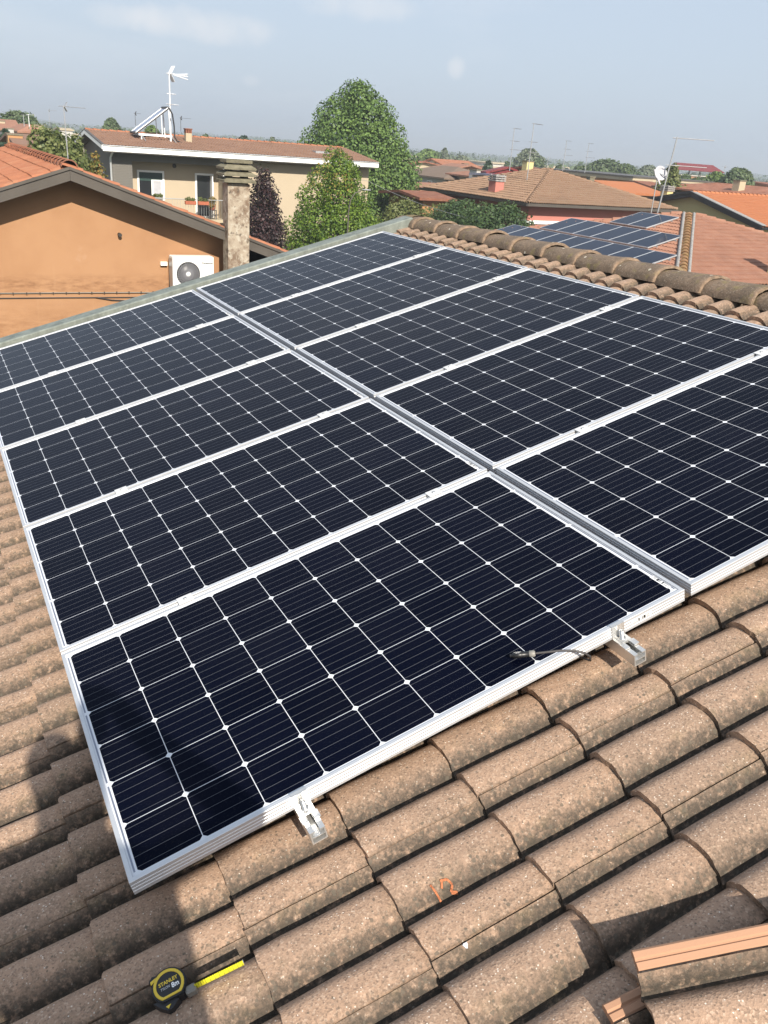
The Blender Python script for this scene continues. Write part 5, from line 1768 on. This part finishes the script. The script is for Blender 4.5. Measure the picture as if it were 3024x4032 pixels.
MB().slab([(GX - 0.0, yR, zR_ + 0.085), (GX + 0.42, yR, zR_ + 0.085), (GX + 0.42, gy, gz + 0.085), (GX - 0.0, gy, gz + 0.085)], 0.03).build('verge_flashing', MAT['mortar'], YH)
tiled_slope(YH, [(GX + 0.3, yR, zR_), (GX + 12, yR, zR_), (GX + 12, gy, gz), (GX + 0.3, gy, gz)], (0, 1, sR), 'new_tile')
cap_row(YH, (GX + 0.1, gy, gz + 0.02), (GX + 12, gy, gz + 0.02), 'new_tile', 0.12, 0.38)
MB().box((GX - 0.1, yR - 0.16, zR_ - 0.14), (GX + 12, yR - 0.03, zR_ - 0.02)).build('gutter', MAT['black'], YH)
yc = at_x(2625, 760, 43.2)
chimney_part(YH, 43.2, yc.y, 5.0, at_x(2627, 752, 43.2).z, 0.5, 0.6, 'yellow_wall', 'slabs', 'mortar', 3)
#PART3
# ------------------------------------------------------------------ trees near the neighbours
tree('linden_tree', 'big broad linden tree with pale green leaf tips, tallest tree, right of the beige house', 'tree', 24.7, 50.5, 10.15, 1.6, 3.9, 3.5, 'linden', 80000, 0.125, 5, 'dome', 0.62, None, 0.20, 0.22)
lo, lb = tree('evergreen_tree', 'bright green cone shaped evergreen with yellowish tip in front of the beige wall', 'tree', 16.45, 35.0, 6.85, 0.8, 2.4, 2.1, 'laurel', 48000, 0.082, 6, 'cone', 0.62, None, 0.12, 0.12)
nsh = crown('new_shoots', 'laurel_new', lo, 700, [(16.3, 35.0, 6.75, 0.55, 0.5, 0.45), (16.2, 34.9, 6.2, 0.85, 0.8, 0.5), (15.9, 34.6, 5.6, 1.1, 1.0, 0.6)], 0.10, 8, 0.8)
nsh['kind'] = 'stuff'
tree('purple_plum_tree', 'dark purple leaved plum tree standing right of the old rendered chimney', 'tree', 11.95, 32.0, 6.0, 1.6, 1.02, 1.0, 'plum', 11000, 0.08, 9, 'egg', 0.30, None, 0.25, 0.1)
po = thing('plum_sapling', 'thin purple twigs rising above the plum tree beside the chimney', 'shrub', (11.65, 31.8, 0))
m = MB(); m.tube([(11.65, 31.8, 0), (11.65, 31.8, 5.2), (11.72, 31.8, 6.25)], [0.03, 0.02, 0.008], 5); m.build('stem', MAT['bark'], po)
crown('crown', 'plum', po, 130, [(11.7, 31.8, 6.1, 0.2, 0.2, 0.25), (11.6, 31.8, 5.75, 0.3, 0.3, 0.25)], 0.10, 10, 0.2)
tree('garden_tree', 'loose yellowish green tree behind the orange roof, with the dark aerial rising through it', 'tree', 4.25, 32.3, 7.02, 2.8, 1.25, 1.2, 'garden', 10000, 0.105, 12, 'round', 0.4, None, 0.3, 0.1)
tree('garden_tree', 'low leafy tree filling the space between the orange roof and the beige gable', 'tree', 5.25, 34.5, 6.75, 2.6, 1.0, 1.0, 'garden', 7000, 0.105, 13, 'round', 0.4, None, 0.3, 0.1)
tree('photinia_shrub', 'slender shrub with reddish shoots in front of the beige gable wall', 'shrub', 6.05, 34.0, 6.3, 3.5, 0.48, 0.45, 'reddish', 1400, 0.09, 14, 'egg', 0.3, None, 0.3, 0.06)
tree('rounded_shrub', 'dark green rounded yew like shrub in front of the pink house, left half', 'shrub', 24.05, 36.6, 5.05, 1.6, 1.8, 1.8, 'yew', 15000, 0.10, 15, 'round', 0.55, None, 0.15, 0.1, 0.25)
tree('rounded_shrub', 'dark green shrub with a few yellow tips below the pink gutter, right half', 'shrub', 24.05, 33.2, 5.22, 1.6, 2.1, 1.9, 'yew', 17000, 0.10, 16, 'round', 0.55, None, 0.15, 0.1, 0.25)
tree('garden_hedge', 'thin mixed hedge with reddish twigs between linden and pink house', 'hedge', 23.9, 42.0, 4.65, 1.4, 1.75, 1.6, 'garden', 7000, 0.10, 17, 'round', 0.35, None, 0.3, 0.08)
tree('garden_hedge', 'low hedge below the left gutter of the pink house', 'hedge', 24.6, 39.3, 4.7, 1.4, 1.4, 1.4, 'garden', 5000, 0.10, 18, 'round', 0.35, None, 0.3, 0.08)
st_ = at_d(2640, 720, 72)
tree('street_tree', 'dark leaved tree with orange tinged twigs behind the satellite dish', 'tree', st_.x, st_.y, at_d(2640, 655, 72).z, 2.5, 1.25, 1.25, 'garden', 5000, 0.15, 19, 'egg', 0.4, None, 0.25, 0.1)

# street lamp before the evergreen, wire across
SL = thing('street_lamp', 'curved grey street lamp in front of the bright evergreen', 'street lamp', (14.67, 30, 0))
m = MB(); m.tube([(14.67, 30, 0), (14.67, 30, 4.9), (14.73, 30, 5.3), (14.9, 30, 5.56), (15.25, 30, 5.70)], [0.05, 0.026, 0.022, 0.02, 0.02], 8); m.build('pole', MAT['barge'], SL)
MB().bev((15.22, 29.93, 5.675), (15.55, 30.07, 5.72), 0.015).build('lamp_head', MAT['grey_metal'], SL)
wr = []
wa_, wb_ = Vector((20.44, 40.0, 5.60)), Vector((24.0, 33.13, 4.30))
for i in range(13):
    t_ = i / 12
    p = wa_.lerp(wb_, t_ * 1.0)
    p.z -= 0.25 * 4 * t_ * (1 - t_)
    wr.append(p)
wr = [Vector((17.9, 42.0, 5.95))] + wr + [Vector((24.6, 31.6, 4.22))]
m = MB(); m.tube(wr, 0.008, 5)
tag(m.build('overhead_cable', MAT['grey_metal']), 'thin pale overhead cable sagging from the beige house towards the older panels', 'cable')

# ------------------------------------------------------------------ houses further off


def far_house(name, label, px, pw, D, depth, ridge_py, eave_py, axis, wall, roof, kind='gable', chim=(), wins=0, over=0.5, cat='house'):
    """House whose eave line spans pw photograph pixels about column px at distance D; heights read off rows of the photograph."""
    c = at_d(px, eave_py, D)
    l_, r_ = at_d(px - pw / 2, eave_py, D), at_d(px + pw / 2, eave_py, D)
    wdt = (Vector((r_.x, r_.y, 0)) - Vector((l_.x, l_.y, 0))).length
    e = c.z
    away = Vector((c.x - CAM.x, c.y - CAM.y, 0)).normalized()
    ctr = Vector((c.x, c.y, 0)) + away * depth * 0.45
    rd = at_d(px, ridge_py, (Vector((ctr.x - CAM.x, ctr.y - CAM.y, 0))).length).z
    L_ = wdt / 2 * 1.02
    D_ = depth / 2
    o = thing(name, label, cat, (ctr.x, ctr.y, 0))
    hx, hy = (L_, D_) if axis == 'X' else (D_, L_)
    MB().box((ctr.x - hx + over, ctr.y - hy + over, 0), (ctr.x + hx - over, ctr.y + hy - over, e - 0.02)).build('wall', MAT[wall], o)
    x0, x1, y0, y1 = ctr.x - hx, ctr.x + hx, ctr.y - hy, ctr.y + hy
    m = MB()
    if kind == 'hip':
        k = min(hx, hy)
        if hx >= hy: ra, rb = (x0 + k * .95, ctr.y, rd), (x1 - k * .95, ctr.y, rd)
        else: ra, rb = (ctr.x, y0 + k * .95, rd), (ctr.x, y1 - k * .95, rd)
        A, B_, C_, D__ = (x0, y0, e), (x1, y0, e), (x1, y1, e), (x0, y1, e)
        if hx >= hy: fs = [(A, B_, rb, ra), (B_, C_, rb), (C_, D__, ra, rb), (D__, A, ra)]
        else: fs = [(A, B_, ra), (B_, C_, rb, ra), (C_, D__, rb), (D__, A, ra, rb)]
        for f in fs: m.add(f, [tuple(range(len(f)))])
        m.add([Vector(p) - Vector((0, 0, 0.12)) for p in (A, B_, C_, D__)], [(3, 2, 1, 0)])
        for p, q in ((A, B_), (B_, C_), (C_, D__), (D__, A)):
            m.add([p, q, Vector(q) - Vector((0, 0, .12)), Vector(p) - Vector((0, 0, .12))], [(3, 2, 1, 0)])
    elif kind == 'flat':
        m.box((x0, y0, e), (x1, y1, rd))
    else:
        if axis == 'X':
            m.slab([(x0, y0, e), (x1, y0, e), (x1, ctr.y, rd), (x0, ctr.y, rd)], 0.14)
            m.slab([(x0, ctr.y + .002, rd), (x1, ctr.y + .002, rd), (x1, y1, e), (x0, y1, e)], 0.14)
            g_ = MB()
            for xx in (x0 + over, x1 - over - 0.1):
                g_.prism([(y0 + over, e - 0.02), (y1 - over, e - 0.02), (ctr.y, rd - 0.16)], 0, 0.1, Matrix(((0, 0, 1, xx), (1, 0, 0, 0), (0, 1, 0, 0), (0, 0, 0, 1))))
        else:
            m.slab([(x0, y0, e), (ctr.x, y0, rd), (ctr.x, y1, rd), (x0, y1, e)], 0.14)
            m.slab([(ctr.x + .002, y0, rd), (x1, y0, e), (x1, y1, e), (ctr.x + .002, y1, rd)], 0.14)
            g_ = MB()
            for yy in (y0 + over, y1 - over - 0.1):
                g_.prism([(x0 + over, e - 0.02), (x1 - over, e - 0.02), (ctr.x, rd - 0.16)], 0, 0.1, Matrix(((1, 0, 0, 0), (0, 0, -1, yy + 0.1), (0, 1, 0, 0), (0, 0, 0, 1))))
        g_.build('gable', MAT[wall], o)
    m.build('roof', MAT[roof], o)
    for cpx, ctop, cbot, mat_, w_ in chim:
        p1 = at_d(cpx, ctop, D + depth * 0.25); p0 = at_d(cpx, cbot, D + depth * 0.25)
        chimney_part(o, p0.x, p0.y, min(e, p0.z) - 0.3, p1.z - 0.07, w_, w_, mat_, 'none', 'concrete_cap')
    for i in range(wins):
        f = (i + 1) / (wins + 1)
        if axis == 'X':
            xx = x0 + over + (x1 - x0 - 2 * over) * f
            window_part(o, xx - 0.45, xx + 0.45, e - 1.5, e - 0.35, y0 + over, -1)
        yy = y0 + over + (y1 - y0 - 2 * over) * f
        window_part(o, yy - 0.45, yy + 0.45, e - 1.5, e - 0.35, x0 + over, -1, axis='X')
    return o


far_house('taupe_roofed_house', 'white walled house with a low taupe hip roof, right of the linden', 1770, 300, 78, 9, 654, 700, 'X', 'white_wall', 'taupe_tile', 'hip', [], 2)
far_house('orange_roofed_house', 'distant house with a long bright orange roof and white chimneys', 1768, 175, 122, 8, 628, 655, 'X', 'white_wall', 'orange_tile', 'gable', [(1736, 640, 668, 'white_wall', 0.85), (1750, 636, 668, 'white_wall', 0.85), (1831, 643, 658, 'cream_wall', 0.7), (1713, 632, 648, 'cream_wall', 0.6)], 1)
far_house('low_orange_house', 'low house with brownish red roof in front of the distant orange roof', 1815, 150, 104, 7, 645, 672, 'Y', 'brick_wall', 'terracotta', 'gable', [], 1)
far_house('cream_house', 'small cream house end with red roof directly right of the linden crown', 1655, 75, 112, 7, 633, 650, 'Y', 'cream_wall', 'red_tile', 'gable', [], 1)
far_house('low_house', 'low house with an orange red roof and orange wall close behind the linden', 1640, 190, 64, 7, 716, 745, 'X', 'apricot_wall', 'terracotta', 'gable', [], 1)
far_house('low_house', 'low red roofed outbuilding, partly hidden left of the pink house', 1640, 170, 50, 5, 750, 775, 'X', 'apricot_wall', 'red_tile', 'gable', [], 0)
far_house('workshop', 'low house with reddish roof and a big white chimney behind the pink house ridge', 1905, 130, 72, 8, 680, 700, 'X', 'cream_wall', 'terracotta', 'hip', [(1882, 668, 700, 'white_wall', 1.05)], 0)
far_house('maroon_gable', 'dark maroon shed gable peeping over the pink house ridge', 1990, 40, 68, 4, 655, 682, 'Y', 'maroon', 'maroon', 'gable', [], 0, 0.15, 'shed')
far_house('factory_hall', 'long pale flat factory hall in the distance behind the conifer', 1960, 260, 255, 22, 640, 645, 'X', 'white_wall', 'cream_wall', 'flat', [], 3, 0.4, 'hall')
far_house('brick_row', 'reddish low roof in front of the pale factory hall', 1880, 90, 150, 8, 652, 663, 'X', 'cream_wall', 'red_tile', 'gable', [], 1)
far_house('purple_roofed_shed', 'shed with bluish purple sheeting behind the pink house roof', 1925, 50, 66, 4, 682, 690, 'X', 'white_wall', 'bluish_glass', 'gable', [], 0, 0.2, 'shed')

# flat roofed apricot building, its long front along Y
FB = thing('flat_roofed_building', 'long apricot building with cream bands and dark flat roof edge, behind the pink house', 'building', (64, 92, 0))
FX = 62.0
ya = at_x(2495, 692, FX).y; yb = at_x(2085, 655, FX).y
zt = at_x(2300, 676, FX).z
MB().box((FX, ya, 0), (FX + 10, yb, zt - 0.33)).build('wall', MAT['apricot_wall'], FB)
MB().box((FX - 0.5, ya - 0.5, zt - 0.15), (FX + 10.5, yb + 0.5, zt)).build('roof', MAT['barge'], FB)
MB().box((FX - 0.45, ya - 0.45, zt - 0.42), (FX + 10.45, yb + 0.45, zt - 0.152)).build('fascia', MAT['cream_wall'], FB)
MB().box((FX - 0.35, ya - 0.3, zt - 1.42), (FX - 0.002, yb, zt - 1.12)).build('ledge', MAT['cream_wall'], FB)
chb = at_x(2200, 640, FX + 2)
pcx = at_d(2322, 700, 70)
CHB = far_house('hidden_roof_house', 'low house with vivid orange roof right behind the pink house hip', 2405, 235, 66, 8, 712, 752, 'X', 'cream_wall', 'new_tile', 'gable', [(2322, 694, 720, 'concrete_cap', 0.45)], 0)
far_house('brown_roofed_house', 'small brown red roof behind the vivid orange roof, left of the dish', 2525, 105, 80, 8, 712, 745, 'X', 'cream_wall', 'red_tile', 'gable', [], 0)
far_house('yellow_chimney_house', 'low red roof under a pale yellow chimney, behind the pink house apex', 2080, 46, 68, 6, 655, 672, 'X', 'cream_wall', 'red_tile', 'gable', [(2076, 632, 668, 'yellow_wall', 0.6)], 0, 0.3)
far_house('patchy_roofed_house', 'long house with an old patchy red tile roof behind the yellow house', 2930, 420, 66, 12, 728, 768, 'X', 'brick_wall', 'patchy', 'hip', [(2907, 708, 742, 'cream_wall', 0.6)], 0)
far_house('grey_roofed_house', 'far house with grey taupe roof between dish and patchy red roof', 2715, 130, 92, 8, 722, 742, 'X', 'white_wall', 'taupe_tile', 'gable', [], 0)
far_house('brick_building', 'pale brick building with small red roof at the right picture edge', 2985, 90, 110, 8, 715, 728, 'X', 'brick_wall', 'red_tile', 'gable', [], 1)
far_house('orange_shed', 'small shed with an orange tile slope at the right edge below the pale brick building', 3010, 50, 76, 5, 735, 762, 'X', 'brick_wall', 'orange_tile', 'gable', [], 0, 0.3, 'shed')

# open canopy with maroon sheet roof
CN = thing('canopy_building', 'building under a maroon sheet canopy on thin posts, above the green trees at right', 'building', (0, 0, 0))
DC = 135
cpt = at_d(2735, 680, DC)
CN.location = (cpt.x, cpt.y, 0)
ex_, sx_ = 9.0, 3.6
zE, zT, zF = at_d(2750, 672, DC).z, at_d(2735, 645, DC).z, at_d(2740, 700, DC).z
m = MB()
cx2, cy2 = cpt.x, cpt.y
al = math.radians(-24)
Mr = Matrix.Translation((cx2, cy2, 0)) @ Matrix.Rotation(al, 4, 'Z')
V3 = lambda x, y, z: Mr @ Vector((x, y, z))
m.slab([V3(-3.3, -2.2, zE), V3(3.3, -2.2, zE), V3(2.4, 0, zT), V3(-3.1, 0, zT)], 0.08)
m.slab([V3(-3.1, 0.01, zT), V3(2.4, 0.01, zT), V3(3.3, 2.2, zE), V3(-3.3, 2.2, zE)], 0.08)
m.build('roof', MAT['maroon'], CN)
for x in (-3.1, -1.55, 0, 1.55, 3.1):
    for y in (-2.1, 2.1):
        pm = MB(); pm.tube([V3(x, y, 0.0), V3(x, y, zE - 0.05)], 0.06, 6); pm.build('post', MAT['dark_metal'], CN)
m = MB(); m.box((-2.6, -1.7, 0), (2.6, 1.7, zF + 0.2), Mr); m.build('wall', MAT['brick_wall'], CN)
m = MB(); m.box((-2.6, -1.8, zF + 0.21), (2.6, 1.8, zF + 0.32), Mr); m.build('parapet', MAT['white_wall'], CN)

# left distance
far_house('red_roofed_house', 'far red tiled roof at the left picture edge, below the pale aerial', 22, 90, 92, 9, 470, 508, 'X', 'white_wall', 'terracotta', 'gable', [(6, 474, 490, 'cream_wall', 0.6)], 0)
far_house('red_roofed_house', 'long red brown roof below the round tree at far left', 103, 120, 80, 9, 488, 518, 'X', 'cream_wall', 'terracotta', 'hip', [(153, 490, 516, 'cream_wall', 0.75), (42, 505, 530, 'white_wall', 0.5)], 0)
far_house('pink_walled_house', 'low house with brown tile roof and pink wall left of the loose garden tree', 110, 180, 52, 8, 528, 568, 'X', 'pink_wall', 'brown_tile', 'gable', [(59, 527, 556, 'apricot_wall', 0.75)], 0)
far_house('white_house', 'tiny white house far off left of the dark aerial', 175, 28, 140, 6, 505, 512, 'X', 'white_wall', 'white_wall', 'flat', [], 0, 0.2)
far_house('pale_house', 'tiny house with a pale yellow roof far behind the garden tree', 250, 55, 150, 7, 503, 509, 'X', 'white_wall', 'cream_wall', 'gable', [], 0, 0.2)


def far_tree(label, px, py_top, py_bot, pw, D, mat, seed, shape='round', n=1500):
    b = at_d(px, py_bot, D); t_ = at_d(px, py_top, D)
    z0 = max(0.5, b.z - 1.5)
    r_ = pw / 2 * D / FPX * 1.18
    tree('distant_tree', label, 'tree', b.x, b.y, t_.z, z0, r_, r_, mat, n * 2, max(0.22, D * 0.0026), seed, shape, 0.5, None, 0.22, 0.12)


far_tree('round dark green tree behind the red roofs at far left', 74, 445, 500, 105, 105, 'far_leaf', 31, 'round', 2200)
far_tree('bluish bush beside the orange capped chimney at far left', 24, 512, 540, 36, 66, 'conifer', 32, 'round', 700)
far_tree('small round tree behind the ridge left of the tilted collector', 440, 467, 505, 50, 120, 'far_leaf', 33, 'round', 900)
far_tree('small bright tree seen under the tilted collector', 597, 496, 520, 44, 110, 'far_bright', 34, 'round', 800)
far_tree('low dark tree behind the ridge right of the roof chimney', 810, 530, 545, 30, 110, 'far_leaf', 35, 'round', 500)
far_tree('dark tree top behind the beige ridge, in the middle', 960, 535, 552, 44, 120, 'conifer', 36, 'round', 600)
far_tree('pale little tree behind the beige ridge, left of the linden', 1073, 540, 560, 22, 130, 'far_grey', 37, 'round', 400)
far_tree('pale green tree directly right of the linden', 1682, 588, 635, 60, 165, 'far_bright', 38, 'round', 1300)
far_tree('bright green tree behind the distant orange roof', 1712, 598, 632, 44, 170, 'far_leaf', 39, 'round', 900)
far_tree('slim pale poplar behind the distant orange roof', 1748, 586, 632, 32, 190, 'far_grey', 40, 'egg', 900)
far_tree('low light trees right of the pale poplar', 1815, 615, 640, 46, 190, 'far_grey', 41, 'round', 700)
far_tree('dark pointed conifer in front of the pale factory hall', 1919, 637, 684, 44, 95, 'conifer', 42, 'cone', 1800)
far_tree('big round grey green tree behind the aerial on the pink house', 2076, 592, 668, 88, 175, 'far_grey', 43, 'round', 2600)
far_tree('darker green tree at the right foot of the round grey green tree', 2112, 625, 668, 40, 160, 'far_leaf', 44, 'round', 900)
far_tree('small dark tree left of the round grey green tree', 1997, 637, 662, 26, 170, 'far_leaf', 45, 'round', 500)
far_tree('low bush behind the flat roof edge, left of the thin aerials', 2198, 652, 675, 32, 140, 'far_leaf', 46, 'round', 500)
far_tree('green bush behind the flat roof between the thin aerials', 2290, 658, 685, 58, 140, 'far_leaf', 47, 'round', 900)
far_tree('wide green tree with an airy top right of the thin aerials', 2378, 636, 690, 104, 150, 'far_leaf', 48, 'round', 2200)
far_tree('rounded green tree right of the wide airy one', 2458, 650, 700, 66, 150, 'far_leaf', 49, 'round', 1500)
far_tree('hazy pale tree left of the satellite dish', 2550, 655, 712, 76, 190, 'far_grey', 50, 'round', 1600)
far_tree('hazy low tree left of the hazy pale one', 2505, 680, 712, 50, 170, 'far_leaf', 51, 'round', 800)
far_tree('bright green tree right of the maroon canopy', 2818, 678, 730, 60, 110, 'far_bright', 52, 'round', 1800)
far_tree('green bushes in front of the maroon canopy building', 2755, 700, 732, 76, 105, 'far_leaf', 53, 'round', 1500)
far_tree('dark green tree standing left of the canopy wall', 2695, 690, 730, 56, 110, 'far_leaf', 54, 'round', 1200)
far_tree('big dark green tree right of the canopy, behind the patchy roof', 2900, 664, 728, 84, 108, 'far_leaf', 55, 'round', 2600)
far_tree('lower dark green tree at the right of the big dark one', 2938, 680, 728, 36, 108, 'far_leaf', 56, 'round', 1000)

# the rest of the town and the woods on the horizon, one mass
R = np.random.default_rng(77)
bl = []
for k in range(900):
    az_ = math.radians(R.uniform(-12, 68))
    D = 230 + 1300 * R.random() ** 1.4
    s = R.uniform(2.5, 6.0) * (D / 300) ** 0.5
    hgt = R.uniform(2.6, 5.2) + D * 0.0016
    bl.append((CAM.x + math.sin(az_) * D, CAM.y + math.cos(az_) * D, hgt * 0.55, s * 1.6, s * 1.6, hgt * 0.62))
tag(crown('distant_woods', 'far_leaf', None, 60000, bl, 1.9, 78, 0.3), 'low line of hazy trees and gardens along the horizon', 'woods', kind='stuff')
bm_ = MB()
for k in range(260):
    az_ = math.radians(R.uniform(-12, 66))
    D = R.uniform(95, 420)
    x, y = CAM.x + math.sin(az_) * D, CAM.y + math.cos(az_) * D
    w_, d_, e_ = R.uniform(5, 9), R.uniform(4, 6), R.uniform(3.6, 4.9)
    bm_.box((x - w_ + .4, y - d_ + .4, 0), (x + w_ - .4, y + d_ - .4, e_))
FT_ = MB()
R2 = np.random.default_rng(77)
tag(bm_.build('distant_town', MAT['cream_wall']), 'low pale houses of the far town, seen as one mass', 'town', kind='stuff')
hl = MB()
pts = []
for i in range(41):
    a = math.radians(-6 + 20 * i / 40)
    hgt = 14 * math.exp(-((i - 21) / 7.0) ** 2) + 2
    pts.append((math.sin(a) * 2300, math.cos(a) * 2300, hgt))
hl.add([(x, y, 0) for x, y, _ in pts] + pts + [(x * 1.25, y * 1.25, 0) for x, y, _ in pts], [(i, i + 1, 42 + i, 41 + i) for i in range(40)] + [(41 + i, 42 + i, 83 + i, 82 + i) for i in range(40)])
tag(hl.build('distant_hill', MAT['ground']), 'faint low hill on the left horizon', kind='structure')

# ------------------------------------------------------------------ the photographer, standing behind the camera; the shadow falls into the picture
UPR = Vector((st, 0, ct))                    # world up in the roof's own frame


def fig(p):                                  # roof-frame point
    return rp_(*p)


PJ = {'pelvis': (-0.06, -2.06, 0.86), 'spine': (-0.03, -2.03, 1.08), 'chest': (0.02, -1.97, 1.30), 'neck': (0.03, -1.91, 1.47), 'head': (0.03, -1.81, 1.58), 'crown': (0.05, -1.83, 1.71),
      'sr': (0.20, -2.03, 1.39), 'er': (0.41, -1.70, 1.16), 'wr': (0.25, -1.53, 1.43), 'hr': (0.235, -1.505, 1.50),
      'sl': (-0.17, -1.86, 1.40), 'el': (0.02, -1.62, 1.17), 'wl': (0.13, -1.52, 1.42), 'hl': (0.15, -1.505, 1.50),
      'hipr': (0.03, -2.10, 0.82), 'kr': (-0.05, -2.02, 0.38), 'fr': (-0.20, -2.10, -0.07), 'tr': (-0.16, -1.93, -0.09),
      'hipl': (-0.15, -2.00, 0.82), 'kl': (-0.24, -1.90, 0.38), 'fl': (-0.40, -1.98, -0.07), 'tl': (-0.36, -1.82, -0.09)}
bones = [('pelvis', 'spine'), ('spine', 'chest'), ('chest', 'neck'), ('neck', 'head'), ('head', 'crown'), ('chest', 'sr'), ('sr', 'er'), ('er', 'wr'), ('wr', 'hr'), ('chest', 'sl'), ('sl', 'el'), ('el', 'wl'), ('wl', 'hl'),
         ('pelvis', 'hipr'), ('hipr', 'kr'), ('kr', 'fr'), ('fr', 'tr'), ('pelvis', 'hipl'), ('hipl', 'kl'), ('kl', 'fl'), ('fl', 'tl')]
rad = {'pelvis': 0.18, 'spine': 0.165, 'chest': 0.17, 'neck': 0.060, 'head': 0.095, 'crown': 0.080, 'sr': 0.075, 'er': 0.056, 'wr': 0.036, 'hr': 0.036, 'sl': 0.075, 'el': 0.056, 'wl': 0.036, 'hl': 0.036,
       'hipr': 0.095, 'kr': 0.065, 'fr': 0.045, 'tr': 0.04, 'hipl': 0.095, 'kl': 0.065, 'fl': 0.045, 'tl': 0.04}
names = list(PJ)
vs_ = [fig(PJ[n_]) for n_ in names]
ed = [(names.index(a), names.index(b)) for a, b in bones]
rads = [rad[n_] for n_ in names]
for hand, sgn in (('hr', 1), ('hl', -1)):
    hb = Vector(PJ[hand])
    for k in range(5):
        f0 = hb + Vector((0.0, -0.004, -0.022 + 0.017 * k))
        f1 = hb + Vector((-sgn * 0.010, 0.0, -0.020 + 0.020 * k if k < 4 else 0.04))
        f2 = hb + Vector((-sgn * 0.030, -0.012, -0.018 + 0.020 * k if k < 4 else 0.05))
        i0 = len(vs_)
        vs_ += [fig(f0), fig(f1), fig(f2)]
        ed += [(names.index(hand), i0), (i0, i0 + 1), (i0 + 1, i0 + 2)]
        rads += [0.011, 0.009, 0.0075]
pg = thing('person', 'person standing on the roof tiles, holding up a phone with both hands', 'person', fig((-0.2, -2.0, -0.12)))
me = bpy.data.meshes.new('body')
og = org(pg)
me.from_pydata([v - og for v in vs_], ed, [])
me.materials.append(plain('dark_work_clothes', (0.05, 0.06, 0.09), 0.85))
body = place('body', me, pg)
sk = body.modifiers.new('skin', 'SKIN')
sk.use_smooth_shade = True
me.skin_vertices[0].data[0].use_root = True
for i, rr in enumerate(rads): me.skin_vertices[0].data[i].radius = (rr, rr)
sb = body.modifiers.new('smooth', 'SUBSURF'); sb.levels = 1; sb.render_levels = 1
ph = thing('phone', 'black phone held up by the person on the roof', 'phone', CAM)
fw = -C_BACK
m = MB()
Mp = Matrix(((C_RIGHT.x, C_UP.x, C_BACK.x, 0), (C_RIGHT.y, C_UP.y, C_BACK.y, 0), (C_RIGHT.z, C_UP.z, C_BACK.z, 0), (0, 0, 0, 1)))
m.bev((-0.025, -0.13, 0.012), (0.045, 0.012, 0.020), 0.003, Mp)
m.build('case', MAT['black'], ph, True)

# ------------------------------------------------------------------ hazy air
hz = MB().box((-3200, -400, -1.0), (3200, 3200, 26.0))
hm = bpy.data.materials.new('hazy_air'); hm.use_nodes = True
for n_ in list(hm.node_tree.nodes):
    if n_.type == 'BSDF_PRINCIPLED': hm.node_tree.nodes.remove(n_)
vo = hm.node_tree.nodes.new('ShaderNodeVolumePrincipled')
vo.inputs['Color'].default_value = (0.80, 0.86, 0.93, 1)
vo.inputs['Density'].default_value = 0.0010
vo.inputs['Anisotropy'].default_value = 0.2
hm.node_tree.links.new(vo.outputs['Volume'], next(n_ for n_ in hm.node_tree.nodes if n_.type == 'OUTPUT_MATERIAL').inputs['Volume'])
tag(hz.build('haze', hm), 'pale hazy air over the town', kind='stuff')
